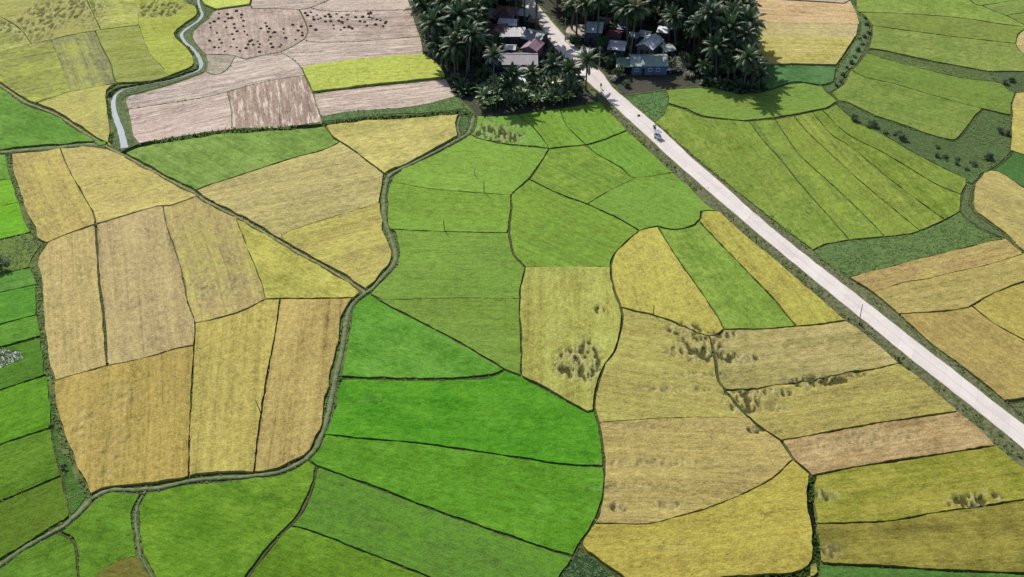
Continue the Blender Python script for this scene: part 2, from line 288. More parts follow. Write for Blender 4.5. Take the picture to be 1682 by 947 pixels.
# ---------------------------------------------------------------- what grows on each plot
# seed point, colour seen in sun (two tones), crop height, direction of the rows in the picture, streak strength, label
RICE, STUB, WEED, SOIL = 'rice_paddy', 'stubble_plot', 'weeds', 'grove_floor'
FD = [
# top left
(RICE,(90,30),(170,160,80),(150,140,72),.6,(1,-.1),.5,'patchy olive rice field with dark lumps at the top left corner'),
(RICE,(10,60),(150,148,70),(166,156,84),.5,(1,-.2),.4,'small olive field wedge at the left edge below the lumpy olive field'),
(RICE,(190,25),(150,146,66),(166,160,78),.6,(1,-.1),.4,'small olive field near the top edge between two thin pale strips'),
(RICE,(285,75),(172,168,66),(150,150,60),.6,(1,-.12),.7,'yellow green field with a rounded end against the bend of the bright stream'),
(RICE,(50,110),(138,132,70),(150,148,62),.6,(1,-.2),.5,'dull olive brown field above the grassy track at the left edge'),
(RICE,(130,95),(132,122,86),(146,140,66),.5,(.4,1),.5,'grey brown field strip between two olive fields left of the stream'),
(RICE,(200,90),(148,146,60),(136,134,70),.6,(1,-.12),.6,'olive field with a light diagonal strip along its right side'),
(RICE,(130,185),(178,162,76),(168,156,66),.7,(1,-.3),.3,'golden triangular field beside the lower bright reach of the stream'),
(RICE,(60,215),(86,142,42),(98,146,52),.6,(1,.4),.2,'green triangular field between the diagonal track and the flat footpath'),
(WEED,(195,175),(114,126,90),(90,104,68),.12,(1,0),.1,'rough grassy banks along the bright winding stream'),
# brown block
(RICE,(375,3),(192,192,62),(178,180,58),.7,(1,-.1),.2,'bright yellow plot at the top edge just right of the stream'),
(STUB,(400,55),(166,147,134),(180,161,146),.1,(.1,1),.3,'rounded brown field dotted with dark straw heaps'),
(STUB,(460,3),(190,173,158),(174,157,144),.1,(1,-.08),.5,'thin pale brown strip at the top edge above the rounded heap field'),
(STUB,(610,5),(204,185,170),(184,167,154),.1,(1,-.05),.6,'pale pinkish stubble strip along the top edge left of the palms'),
(STUB,(580,38),(166,147,136),(184,167,154),.1,(1,-.05),.5,'brown field dotted with dark straw heaps beside the palm grove'),
(STUB,(600,78),(200,183,168),(172,155,142),.1,(1,-.06),1.0,'pale striped stubble strip just above the small bright yellow field'),
(RICE,(610,120),(184,182,62),(168,170,56),.8,(1,-.1),.3,'bright yellow field surrounded by brown stubble left of the palm grove'),
(STUB,(620,160),(202,183,168),(178,159,144),.1,(1,-.12),1.0,'pale striped stubble field right below the bright yellow field'),
(WEED,(660,184),(106,134,78),(90,114,72),.15,(1,-.05),.1,'long thin green grass strip along the dark ditch below the stubble'),
(STUB,(430,112),(194,177,164),(174,157,144),.1,(1,-.2),.9,'long pale stubble field with dark streaks curving up from the stream'),
(STUB,(356,104),(156,149,128),(170,159,142),.1,(1,0),.3,'tiny grey plot with an arched upper bund beside the stream'),
(STUB,(290,190),(200,177,164),(180,161,148),.1,(1,-.25),.9,'pink grey stubble field in the corner between stream and dark ditch'),
(STUB,(450,170),(176,153,136),(160,139,124),.1,(.12,1),1.0,'dark brown ploughed field with furrows running towards the dark ditch'),
# tan block on the left
(RICE,(70,320),(182,154,82),(172,150,72),.7,(.45,1),.4,'narrow golden field at the upper left of the ripe block'),
(RICE,(210,300),(188,162,90),(176,156,76),.7,(1,-.1),.3,'golden field tapering to a point along the diagonal track'),
(RICE,(120,490),(182,154,96),(174,147,90),.65,(.06,1),.6,'tan field with lengthwise stripes at the left side of the ripe block'),
(RICE,(240,460),(178,149,100),(168,143,92),.65,(.1,1),.5,'tan brown field with an angled right side in the middle of the ripe block'),
(RICE,(350,430),(176,148,92),(164,148,74),.65,(.3,1),.5,'tan field with scattered bare and lodged spots near the diagonal track'),
(RICE,(500,445),(166,154,66),(174,158,72),.75,(1,.5),.3,'yellow olive triangular field below the diagonal track'),
(RICE,(200,690),(178,152,72),(160,134,66),.75,(-.06,1),.8,'large ochre field with broad brown streaks at the lower left'),
(RICE,(380,620),(178,158,78),(166,148,72),.75,(-.08,1),.5,'long ochre field narrowing downwards beside the large streaked field'),
(RICE,(500,600),(176,148,80),(162,140,76),.75,(-.12,1),.6,'ochre field against the curved footpath with a rounded lower corner'),
# greens and golds right of the track
(RICE,(400,250),(104,146,54),(116,152,64),.55,(1,.5),.3,'dark green field below the dark ditch and beside the diagonal track'),
(RICE,(680,225),(174,158,74),(184,164,82),.7,(1,-.2),.25,'golden four sided field between the dark ditch and the curved footpath'),
(RICE,(500,320),(184,162,96),(172,152,84),.65,(1,-.2),.6,'large tan field with fine slanting ripples above the diagonal track'),
(RICE,(560,410),(178,156,82),(170,154,72),.65,(1,-.25),.6,'tan field pointing down to the junction of track and curved footpath'),
(WEED,(762,204),(88,122,72),(76,104,62),.2,(1,0),.1,'small patch of dark green weeds where ditch and footpath meet'),
(RICE,(825,215),(120,164,66),(104,154,50),.5,(.8,1),.4,'green plot with pale lodged patches at the left below the palm grove'),
(RICE,(895,215),(118,164,50),(104,150,46),.5,(.8,1),.4,'narrow green plot under the star shaped palm shadow'),
(RICE,(980,205),(112,160,48),(100,148,44),.5,(.8,1),.5,'green plot beside the road end of the palm grove'),
(RICE,(750,270),(120,164,56),(108,154,50),.5,(1,.1),.25,'light green field with a rounded left side inside the bend of the footpath'),
(RICE,(740,345),(114,158,50),(104,150,48),.5,(1,.03),.25,'green field between two posts on its upper and lower bunds'),
(RICE,(740,440),(112,154,54),(102,146,50),.5,(1,.03),.3,'large green field with a bulging left side along the curved footpath'),
(RICE,(770,540),(110,150,50),(102,142,50),.5,(1,.05),.3,'green triangle left of the yellow field with a dark lodged patch'),
(RICE,(940,390),(116,156,50),(104,148,46),.5,(1,.45),.4,'green field like a broad shield above the yellow field with dark patches'),
(RICE,(950,285),(104,148,46),(116,152,50),.5,(1,.45),.4,'darker green field with five sides below the palm shadow plots'),
(RICE,(1045,255),(108,158,48),(98,148,46),.5,(.9,.8),.3,'green plot against the road embankment just below the grove plots'),
(RICE,(1085,330),(114,160,52),(104,150,52),.5,(1,.3),.2,'fresh green field with a rounded lower right corner at the road embankment'),
(RICE,(920,540),(164,154,68),(156,152,70),.75,(0,1),.4,'yellow field with a dark lodged patch near its lower corner'),
(RICE,(1080,460),(180,160,74),(168,152,64),.75,(.3,1),.3,'golden leaf shaped field left of a green strip'),
(RICE,(1180,440),(116,154,50),(128,158,58),.6,(.75,1),.3,'green strip squeezed between two golden fields near the road'),
(RICE,(1280,470),(170,152,66),(158,148,60),.75,(.75,1),.4,'long golden strip lying along the road embankment'),
(RICE,(680,570),(76,152,38),(94,154,50),.5,(1,.4),.25,'bright green triangle right of the curved footpath'),
(RICE,(760,670),(62,148,24),(74,150,34),.5,(1,.05),.25,'vivid green field at the centre with a pointed top'),
(RICE,(750,780),(76,148,30),(90,150,40),.5,(1,.2),.25,'vivid green field tapering left below the vivid pointed field'),
(RICE,(700,860),(84,142,48),(76,138,36),.5,(1,.35),.25,'dark green band slanting down to the right below the vivid fields'),
(RICE,(560,930),(82,136,28),(96,142,36),.5,(1,.35),.3,'mid green field at the bottom edge below the slanting dark green band'),
(RICE,(380,870),(88,142,30),(104,148,40),.5,(1,.2),.2,'big mid green field with a round left shoulder at the bottom edge'),
(RICE,(175,860),(78,136,32),(92,142,38),.5,(1,.2),.25,'small green field at the fork of the footpath at the lower left'),
(RICE,(200,940),(118,106,40),(96,112,36),.5,(1,.2),.4,'small brownish dried plot at the bottom edge'),
(RICE,(60,930),(80,136,34),(92,142,40),.5,(1,-.4),.3,'green plot in the bottom left corner below the footpath'),
(WEED,(965,930),(52,82,48),(44,68,42),.3,(1,0),.1,'dark green wedge of tall weeds at the bottom edge'),
# lower right
(RICE,(1090,610),(168,150,76),(156,144,70),.7,(1,.15),.6,'ochre field with two pale lodged rows at its upper right corner'),
(RICE,(1110,770),(174,150,84),(164,142,76),.7,(1,.03),.6,'ochre field with a curved lower edge and scattered dark specks'),
(RICE,(1150,900),(172,150,62),(162,146,58),.75,(1,-.1),.4,'yellow ochre field with a swept upper edge at the bottom'),
(RICE,(1300,580),(160,144,78),(166,146,88),.7,(1,-.12),.5,'dull ochre field with a pale ragged lodged row across it beside the road'),
(RICE,(1380,660),(166,146,74),(156,142,68),.7,(1,-.15),.5,'ochre field below the ragged dark lodged edge beside the road'),
(RICE,(1420,735),(164,134,82),(172,142,92),.65,(1,-.17),.5,'reddish brown field strip beside the road'),
(RICE,(1500,800),(150,146,46),(162,148,58),.7,(1,-.12),.4,'olive yellow field with two lodged spots at the lower right'),
(RICE,(1500,890),(138,124,48),(150,134,54),.7,(1,-.05),.5,'brown olive field at the lower right'),
(RICE,(1600,975),(84,132,56),(92,138,56),.5,(1,0),.3,'green field in the bottom right corner'),
(RICE,(1250,985),(150,140,60),(140,134,56),.6,(1,0),.3,'olive field just below the bottom edge beside the wide dark ditch'),
# left column
(RICE,(5,272),(96,152,46),(104,156,54),.5,(1,-.1),.25,'topmost small green plot at the left edge under the flat footpath'),
(RICE,(8,315),(112,174,36),(100,162,36),.5,(1,-.1),.25,'small lime green plot second below the flat footpath at the left edge'),
(RICE,(15,362),(104,174,30),(94,160,32),.5,(1,-.2),.3,'brightest lime green plot at the left edge above the round bush'),
(WEED,(30,420),(116,136,68),(104,122,60),.25,(1,0),.2,'dull green weedy plot around the round bush at the left edge'),
(RICE,(25,460),(74,136,42),(86,140,50),.5,(1,-.2),.25,'narrow green plot just below the round bush at the left edge'),
(RICE,(25,500),(84,150,42),(74,138,38),.5,(1,-.2),.3,'green plot between two thin bunds above the flooded plot, the upper of two'),
(RICE,(25,540),(86,148,42),(94,146,50),.5,(1,-.2),.25,'green plot directly above the flooded plot'),
(RICE,(40,605),(76,136,36),(64,122,36),.5,(1,-.3),.25,'green plot with a white flooded patch at the left edge'),
(RICE,(35,670),(72,138,24),(88,146,32),.5,(1,-.4),.3,'deep green plot directly below the flooded plot'),
(RICE,(40,745),(76,132,30),(90,136,36),.5,(1,-.4),.3,'deep green plot beside the narrow weedy wedge at the left'),
(RICE,(40,830),(84,128,34),(74,122,30),.5,(1,-.4),.3,'darker olive green plot above the footpath at the lower left'),
(WEED,(112,800),(76,114,44),(66,100,40),.15,(1,0),.1,'narrow weedy wedge along the large streaked ochre field'),
# top right
(RICE,(1300,-25),(186,156,106),(176,148,100),.6,(1,0),.4,'tan field at the very top right of the palm grove'),
(STUB,(1310,18),(200,171,118),(190,163,116),.25,(1,.05),.5,'pinkish tan field at the top right of the palm grove'),
(RICE,(1310,46),(184,158,88),(178,156,80),.5,(1,.02),.4,'ochre strip right of the palm grove below the pinkish tan field'),
(RICE,(1310,82),(182,162,62),(174,154,72),.7,(1,.02),.5,'yellow field right of the palm grove'),
(RICE,(1310,122),(78,128,56),(88,134,64),.5,(1,0),.3,'small dark green plot below the yellow field right of the grove'),
(RICE,(1230,178),(120,152,54),(106,144,52),.5,(1,0),.25,'long green field holding the palm shadow right of the grove'),
(WEED,(1060,172),(102,136,80),(88,120,68),.2,(1,0),.2,'bluish green weedy corner beside the road at the grove edge'),
(WEED,(1412,60),(110,130,88),(82,104,64),.2,(1,0),.1,'bushy grass ditch curving beside the yellow field at the top right'),
(RICE,(1500,8),(124,158,56),(134,158,66),.5,(1,.1),.2,'large light green field at the top edge on the right'),
(RICE,(1550,42),(128,150,60),(120,146,54),.5,(1,.1),.25,'long light green band second from the top at the right'),
(RICE,(1550,80),(120,152,56),(130,152,64),.5,(1,.1),.25,'long light green band third from the top at the right'),
(WEED,(1550,115),(102,116,64),(92,104,60),.2,(1,.2),.4,'thin dark weedy band between green fields at the upper right'),
(RICE,(1550,142),(118,148,54),(108,140,48),.5,(1,.2),.3,'green band just below the thin dark weedy band'),
(RICE,(1480,172),(116,148,54),(124,148,58),.5,(1,.25),.3,'green field with a notched lower right corner at the upper right'),
(RICE,(1660,-15),(126,152,62),(118,148,56),.5,(1,-.1),.3,'green wedge cut by the top right corner of the picture'),
(RICE,(1665,14),(128,154,66),(118,148,56),.5,(1,-.1),.3,'small green wedge at the right edge near the top corner'),
(RICE,(1695,32),(122,150,60),(118,148,56),.5,(1,-.1),.3,'thin green wedge at the right edge under the small green wedge'),
(RICE,(1720,75),(182,158,80),(172,150,74),.6,(1,0),.3,'small golden round ended plot at the right edge near the top'),
(WEED,(1690,135),(94,110,72),(76,90,60),.25,(1,0),.2,'dark weedy corner with pale scrub at the right edge'),
(RICE,(1690,168),(186,160,78),(174,152,72),.65,(1,0),.3,'small golden plot at the right edge, the upper of two'),
(RICE,(1690,220),(182,160,70),(172,152,66),.65,(1,0),.3,'larger golden plot at the right edge, the lower of two'),
(WEED,(1530,240),(94,116,68),(80,98,58),.2,(1,.4),.2,'broad scrubby band of weeds above the fan of green stripes'),
(WEED,(1590,330),(104,116,76),(86,100,62),.15,(1,.4),.2,'short weedy ditch bank between the green fan and a golden field'),
# fan of stripes
(RICE,(1200,280),(114,148,46),(124,148,54),.5,(.7,1),.3,'widest green field of the fan, right along the road'),
(RICE,(1310,265),(112,144,52),(120,146,48),.5,(.75,1),.4,'green stripe of the fan next to the widest one'),
(RICE,(1345,262),(126,148,52),(116,144,46),.5,(.8,1),.4,'green stripe of the fan, third from the road'),
(RICE,(1400,270),(120,146,50),(130,150,54),.5,(.85,1),.4,'green stripe in the middle of the fan, fourth from the road'),
(RICE,(1450,268),(112,142,42),(124,146,50),.5,(.9,1),.4,'green stripe of the fan, second from the weedy band'),
(RICE,(1500,262),(120,146,50),(110,140,46),.5,(1,.6),.4,'outermost green stripe of the fan, along the weedy band'),
(WEED,(1450,412),(106,130,72),(94,118,66),.2,(1,-.2),.3,'weedy green plot between the fan of stripes and a tan field'),
# right edge
(RICE,(1640,330),(174,150,82),(166,144,74),.65,(1,.4),.4,'golden field with a rounded left end at the right edge'),
(RICE,(1700,285),(70,118,46),(62,106,42),.5,(1,.3),.3,'dark green plot at the right edge above the rounded golden field'),
(RICE,(1530,440),(172,138,82),(166,140,76),.65,(1,-.25),.5,'reddish tan strip below the weedy plot right of the road'),
(RICE,(1560,485),(172,150,80),(164,140,76),.65,(1,-.2),.5,'tan field right of the road below the reddish strip'),
(RICE,(1660,515),(170,146,68),(160,138,64),.7,(1,.5),.4,'golden triangle at the right edge'),
(RICE,(1610,580),(168,142,76),(160,136,70),.7,(1,.6),.4,'large golden field between the road and the right edge'),
(WEED,(1700,675),(110,108,82),(92,96,66),.2,(1,0),.2,'grey green weeds at the right edge beside the road'),
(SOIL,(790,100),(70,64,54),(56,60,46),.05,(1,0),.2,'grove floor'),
]
# lodged (flattened) rice: picture position, radii in metres, strength
LODGE = [(945,596,5.0,5.5,1),(965,590,3.2,8,1),(985,509,1.2,1.6,1),(1125,540,4.2,2.4,1),(1150,572,5.5,5.2,1),(1120,575,4,3,.6),(1215,588,6,1.7,1),(1195,548,5,1.5,.8),(1245,645,8,1.6,1),(1330,628,6,1.5,1),(1360,623,5,1.5,1),(1405,614,3,1.2,.7),(1220,660,4,4,.9),(1262,668,5,1.6,.6),(342,478,3,4,.5),(330,455,2.5,8,.3),(390,465,3,6,.3),(1357,812,3,1.7,1),(1590,824,5,1.6,1),(1618,816,4,1.4,1),(1366,905,2,2,.7),(1016,834,1.6,1.4,1),(1095,828,3,1.2,.6),(800,214,6,4.5,.9),(830,224,6,3.4,.9),(845,205,3,2,.4),(40,40,14,6,.75),(110,14,14,8,.75),(55,60,8,5,.6),(150,35,6,6,.5),(262,14,8,7,.8),(1385,730,8,2.4,.4),(1450,716,9,2,.4),(1240,706,2,1,.9),(195,652,4,5,.35),(130,715,3,10,.35),(185,740,3,9,.35),(1110,900,4,2,.3),(610,655,3,2,.2),(1060,760,12,1.2,.5),(1040,800,10,1.0,.5),(1110,700,14,1,.4),(1110,640,9,1,.6),(1150,615,8,1,.6),(85,465,3,8,.2),(310,105,3,1,.2)]

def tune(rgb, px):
    """distance haze put into the plot colours: further off a little paler and bluer"""
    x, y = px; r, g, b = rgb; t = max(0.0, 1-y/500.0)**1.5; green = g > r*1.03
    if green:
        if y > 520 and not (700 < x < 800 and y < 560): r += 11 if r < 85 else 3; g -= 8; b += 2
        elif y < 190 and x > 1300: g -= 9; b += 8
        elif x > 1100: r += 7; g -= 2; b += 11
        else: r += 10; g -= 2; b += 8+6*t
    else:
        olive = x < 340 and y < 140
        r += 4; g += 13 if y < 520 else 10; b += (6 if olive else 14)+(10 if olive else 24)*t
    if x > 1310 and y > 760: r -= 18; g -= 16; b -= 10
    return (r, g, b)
import bpy, bmesh
from mathutils import Vector, Matrix, Euler, noise as mnoise
from mathutils.geometry import delaunay_2d_cdt
random.seed(7); RNG = np.random.RandomState(7)
scene = bpy.context.scene
COL = scene.collection
EXPF = 1.80                     # what a sunlit surface gains from lamp, sky and exposure together
def lin(c):
    c = c/255.0
    return c/12.92 if c <= .04045 else ((c+.055)/1.055)**2.4
def alb(rgb, f=EXPF):           # colour as seen in the sun -> reflectance
    return tuple(min(.85, lin(c)/f) for c in rgb)
# ---------------------------------------------------------------- objects, tags
def tag(o, label=None, cat=None, group=None, kind=None):
    if label: o['label'] = label
    if cat: o['category'] = cat
    if group: o['group'] = group
    if kind: o['kind'] = kind
    return o
def empty(name, loc=(0,0,0), rz=0.0):
    o = bpy.data.objects.new(name, None); COL.objects.link(o)
    o.location = loc; o.rotation_euler = (0,0,rz); o.empty_display_size = .3
    return o
def copy_tree(o, parent=None):
    c = o.copy(); COL.objects.link(c)
    if parent: c.parent = parent
    for ch in o.children: copy_tree(ch, c)
    return c
class MB:
    def __init__(s): s.v = []; s.f = []; s.sm = []; s.mi = []; s.a = []
    def add(s, vs, fs, smooth=False, mi=0, a=None):
        n = len(s.v); s.v.extend([tuple(map(float, q)) for q in vs])
        for f in fs: s.f.append(tuple(i+n for i in f)); s.sm.append(smooth); s.mi.append(mi)
        s.a.extend([0.0 if a is None else a]*len(vs))
    def box(s, c, d, rz=0, mi=0):
        cx, cy, cz = c; hx, hy, hz = d[0]/2, d[1]/2, d[2]/2
        co, si = math.cos(rz), math.sin(rz)
        vs = [(cx+x*co-y*si, cy+x*si+y*co, cz+z) for z in (-hz, hz) for x, y in ((-hx,-hy),(hx,-hy),(hx,hy),(-hx,hy))]
        s.add(vs, [(3,2,1,0),(4,5,6,7),(0,1,5,4),(1,2,6,5),(2,3,7,6),(3,0,4,7)], mi=mi)
    def tube(s, pts, rad, n=6, cap=True, mi=0):
        pts = [Vector(p) for p in pts]; vs = []; fs = []
        if not hasattr(rad, '__len__'): rad = [rad]*len(pts)
        for i, p in enumerate(pts):
            t = (pts[min(i+1, len(pts)-1)]-pts[max(i-1, 0)]).normalized()
            a = t.cross(Vector((0,0,1)) if abs(t.z) < .95 else Vector((1,0,0))).normalized(); b = t.cross(a)
            for k in range(n):
                th = 2*math.pi*k/n; vs.append(p+(a*math.cos(th)+b*math.sin(th))*rad[i])
        for i in range(len(pts)-1):
            for k in range(n):
                fs.append((i*n+k, i*n+(k+1) % n, (i+1)*n+(k+1) % n, (i+1)*n+k))
        if cap: fs.append(tuple(range(n-1, -1, -1))); fs.append(tuple((len(pts)-1)*n+k for k in range(n)))
        s.add(vs, fs, True, mi)
    def lathe(s, prof, c=(0,0,0), n=12, mi=0):
        vs = []; fs = []
        for r, z in prof:
            for k in range(n):
                th = 2*math.pi*k/n; vs.append((c[0]+r*math.cos(th), c[1]+r*math.sin(th), c[2]+z))
        for i in range(len(prof)-1):
            for k in range(n): fs.append((i*n+k, i*n+(k+1) % n, (i+1)*n+(k+1) % n, (i+1)*n+k))
        s.add(vs, fs, True, mi)
    def torus(s, c, R, r, axis='y', n=18, m=8):
        vs = []; fs = []
        for i in range(n):
            a = 2*math.pi*i/n
            for k in range(m):
                b = 2*math.pi*k/m; q = R+r*math.cos(b)
                p = (q*math.cos(a), r*math.sin(b), q*math.sin(a))
                if axis == 'x': p = (p[1], p[0], p[2])
                vs.append((c[0]+p[0], c[1]+p[1], c[2]+p[2]))
        for i in range(n):
            for k in range(m): fs.append((i*m+k, i*m+(k+1) % m, ((i+1) % n)*m+(k+1) % m, ((i+1) % n)*m+k))
        s.add(vs, fs, True)
    def mesh(s, name):
        me = bpy.data.meshes.new(name); me.from_pydata(s.v, [], s.f)
        me.polygons.foreach_set('use_smooth', s.sm); me.polygons.foreach_set('material_index', s.mi)
        at = me.attributes.new('var', 'FLOAT', 'POINT'); at.data.foreach_set('value', s.a)
        me.update(); return me
    def build(s, name, mats, parent=None, loc=None):
        o = bpy.data.objects.new(name, s.mesh(name))
        for m in (mats if isinstance(mats, (list, tuple)) else [mats]): o.data.materials.append(m)
        COL.objects.link(o)
        if parent: o.parent = parent
        if loc: o.location = loc
        return o
# ---------------------------------------------------------------- materials
class NT:
    def __init__(s, name):
        s.m = bpy.data.materials.new(name); s.m.use_nodes = True
        s.t = s.m.node_tree; s.t.nodes.clear()
        s.out = s.n('ShaderNodeOutputMaterial'); s.b = s.n('ShaderNodeBsdfPrincipled')
        s.l(s.b.outputs[0], s.out.inputs['Surface'])
    def n(s, ty, **kw):
        q = s.t.nodes.new(ty)
        for k, v in kw.items(): setattr(q, k, v)
        return q
    def l(s, a, b): s.t.links.new(a, b)
    def put(s, sock, v):
        if isinstance(v, bpy.types.NodeSocket): s.l(v, sock)
        else: sock.default_value = v
    def math(s, op, a, b=0.0, c=None, clamp=False):
        q = s.n('ShaderNodeMath', operation=op); q.use_clamp = clamp
        s.put(q.inputs[0], a); s.put(q.inputs[1], b)
        if c is not None: s.put(q.inputs[2], c)
        return q.outputs[0]
    def noise(s, vec, scale, detail=2.0, rough=.5, color=False):
        q = s.n('ShaderNodeTexNoise'); s.put(q.inputs['Scale'], scale); q.inputs['Detail'].default_value = detail; q.inputs['Roughness'].default_value = rough
        if vec is not None: s.l(vec, q.inputs['Vector'])
        return q.outputs['Color' if color else 'Fac']
    def mapv(s, vec, scale=(1,1,1), loc=(0,0,0)):
        q = s.n('ShaderNodeMapping'); s.l(vec, q.inputs['Vector']); q.inputs['Scale'].default_value = scale; q.inputs['Location'].default_value = loc
        return q.outputs[0]
    def mix(s, f, a, b, mode='MIX'):
        q = s.n('ShaderNodeMix', data_type='RGBA', blend_type=mode)
        s.put(q.inputs[0], f)
        for i, v in ((6, a), (7, b)):
            if isinstance(v, tuple) and len(v) == 3: v = v+(1,)
            s.put(q.inputs[i], v)
        return q.outputs[2]
    def rampf(s, f, a, b):      # linear step between a and b
        q = s.n('ShaderNodeMapRange'); s.put(q.inputs[0], f); q.inputs[1].default_value = a; q.inputs[2].default_value = b
        return q.outputs[0]
    def pos(s): return s.n('ShaderNodeNewGeometry').outputs['Position']
    def objc(s): return s.n('ShaderNodeTexCoord').outputs['Object']
    def attr(s, name, ty='GEOMETRY', out='Fac'): 
        q = s.n('ShaderNodeAttribute', attribute_type=ty, attribute_name=name); return q.outputs[out]
    def scale(s, col, f):
        q = s.n('ShaderNodeVectorMath', operation='SCALE'); s.put(q.inputs[0], col); s.put(q.inputs['Scale'], f); return q.outputs[0]
    def bump(s, h, dist=.1, strength=1.0):
        q = s.n('ShaderNodeBump'); s.l(h, q.inputs['Height']); q.inputs['Distance'].default_value = dist; q.inputs['Strength'].default_value = strength
        s.l(q.outputs[0], s.b.inputs['Normal'])
    def set(s, col=None, rough=.8, spec=.3, metal=0.0):
        if col is not None:
            if isinstance(col, tuple) and len(col) == 3: col = col+(1,)
            s.put(s.b.inputs['Base Color'], col)
        s.put(s.b.inputs['Roughness'], rough); s.b.inputs['Specular IOR Level'].default_value = spec; s.b.inputs['Metallic'].default_value = metal
        return s.m
def crop_material(name, stubble=False):
    t = NT(name); P = t.pos(); uv = t.n('ShaderNodeUVMap').outputs[0]
    A = t.n('ShaderNodeObjectInfo').outputs['Color']; T2 = t.attr('tint', 'OBJECT', 'Color'); stk = t.attr('streak', 'OBJECT')
    big = t.noise(P, .028, 2); mid = t.noise(P, .13, 4, .62)
    row = t.noise(t.mapv(uv, (.018, .75, 1)), 1.0, 5, .72)
    band = t.noise(t.mapv(uv, (.012, .17, 1), (7, 3, 0)), 1.0, 2)
    blot = t.noise(t.mapv(uv, (.55, 1.0, 1)), 1.0, 4, .72); fine = t.noise(P, 2.4, 4, .75); clump = t.noise(P, .5, 3, .7)
    c = lambda f, k: t.math('MULTIPLY', t.math('SUBTRACT', f, .5), k)
    sk = t.math('MULTIPLY', c(t.math('MULTIPLY_ADD', row, .55, t.math('MULTIPLY', band, .45)), 1.0), stk)
    f = t.math('ADD', t.math('ADD', c(big, 2.0), c(mid, 2.6)), t.math('ADD', t.math('MULTIPLY_ADD', sk, 6.5, .5), c(clump, 1.6)), clamp=True)
    col = t.mix(f, A, T2)
    v = t.math('ADD', t.math('ADD', c(fine, 1.55), c(blot, 1.35)), t.math('ADD', t.math('MULTIPLY', sk, 3.6), c(clump, .7)))
    # planting and harvest lines along the plot
    su = t.n('ShaderNodeSeparateXYZ'); t.l(uv, su.inputs[0])
    wob = t.math('MULTIPLY', t.math('SUBTRACT', t.noise(t.mapv(uv, (.03, .05, 1)), 1.0, 2), .5), 3.0)
    ph = t.math('ABSOLUTE', t.math('SUBTRACT', t.math('FRACT', t.math('DIVIDE', t.math('ADD', su.outputs[1], wob), 2.7)), .5))
    ln = t.math('MULTIPLY', t.rampf(ph, .11, .02), t.rampf(t.noise(t.mapv(uv, (.03, .12, 1), (17, 2, 0)), 1.0, 3, .6), .40, .62))
    v = t.math('SUBTRACT', v, t.math('MULTIPLY', ln, t.math('MULTIPLY', stk, .34)))
    v = t.math('MAXIMUM', t.math('ADD', t.math('ADD', v, c(mid, .8)), 1.05), .25)
    col = t.scale(col, v)
    if stubble:
        straw = t.rampf(t.noise(t.mapv(uv, (.10, .9, 1), (3, 9, 0)), 1.0, 4, .72), .5, .66)
        col = t.mix(t.math('MULTIPLY', straw, t.math('MULTIPLY', stk, .95)), col, alb((236,218,200)))
        dk = t.rampf(t.noise(t.mapv(uv, (.08, 1.1, 1), (31, 9, 0)), 1.0, 4, .72), .6, .74)
        col = t.mix(t.math('MULTIPLY', dk, t.math('MULTIPLY', stk, .75)), col, alb((128,104,90)))
    else:                       # thin spots between the plants and paler ripe heads
        dry = t.attr('dry', 'OBJECT')
        sp = t.rampf(t.noise(P, .95, 5, .8), .6, .72)
        col = t.mix(t.math('MULTIPLY', sp, dry), col, t.scale(T2, .42))
        lt = t.rampf(t.noise(t.mapv(uv, (.3, .8, 1), (11, 5, 0)), 1.0, 5, .8), .6, .78)
        col = t.mix(t.math('MULTIPLY', lt, .4), col, t.scale(A, 1.45))
    # flattened stalks show their pale undersides, dark dashes and muddy holes have their shade painted in
    w = t.attr('wear'); hole = t.attr('hole')
    wn = t.rampf(t.noise(t.mapv(P, (1.9, .4, 1)), 1.0, 3, .7), .44, .56)
    col = t.mix(t.math('MULTIPLY', t.math('MULTIPLY', w, wn), .6), col, t.mix(.35, alb((196,188,150)), A))
    sh = t.rampf(t.noise(t.mapv(P, (2.1, .6, 1), (9, 4, 0)), 1.0, 3, .7), .49, .56)
    col = t.mix(t.math('MULTIPLY', t.math('MULTIPLY', w, sh), t.math('MULTIPLY', t.attr('dry', 'OBJECT'), .6)), col, alb((66,58,26)))
    col = t.mix(t.math('MULTIPLY', hole, .85), col, alb((62,58,28)))
    t.set(col, .9, .04)
    h = t.math('ADD', t.math('ADD', t.math('MULTIPLY', fine, .5), t.math('MULTIPLY', clump, .7)), t.math('ADD', t.math('MULTIPLY', blot, .5), t.math('MULTIPLY', t.math('MULTIPLY', row, .6), stk)))
    t.bump(h, .38, .9)
    return t.m
def ground_material():
    t = NT('ground_soil'); P = t.pos()
    vor = t.n('ShaderNodeTexVoronoi'); vor.inputs['Scale'].default_value = .022; t.l(t.mapv(P, (1, .7, 1)), vor.inputs['Vector'])
    sep = t.n('ShaderNodeSeparateColor'); t.l(vor.outputs['Color'], sep.inputs[0])
    g = t.mix(t.rampf(sep.outputs[0], .4, .5), alb((110,150,52)), t.mix(sep.outputs[1], alb((176,154,78)), alb((92,144,44))))
    g = t.scale(g, t.math('MULTIPLY_ADD', t.noise(P, .8, 4, .7), 1.0, .5))
    near = t.mix(t.rampf(t.noise(P, .5, 4, .65), .4, .62), alb((78,90,44)), alb((110,126,66)))
    xy = t.n('ShaderNodeSeparateXYZ'); t.l(P, xy.inputs[0])
    d = t.math('MAXIMUM', t.math('SUBTRACT', t.math('ABSOLUTE', xy.outputs[0]), 176), t.math('SUBTRACT', t.math('ABSOLUTE', t.math('SUBTRACT', xy.outputs[1], 302)), 132))
    col = t.mix(t.rampf(d, -2, 0), near, g)
    t.set(col, .9, .15); t.bump(t.noise(P, 1.2, 4, .7), .3, .8); return t.m
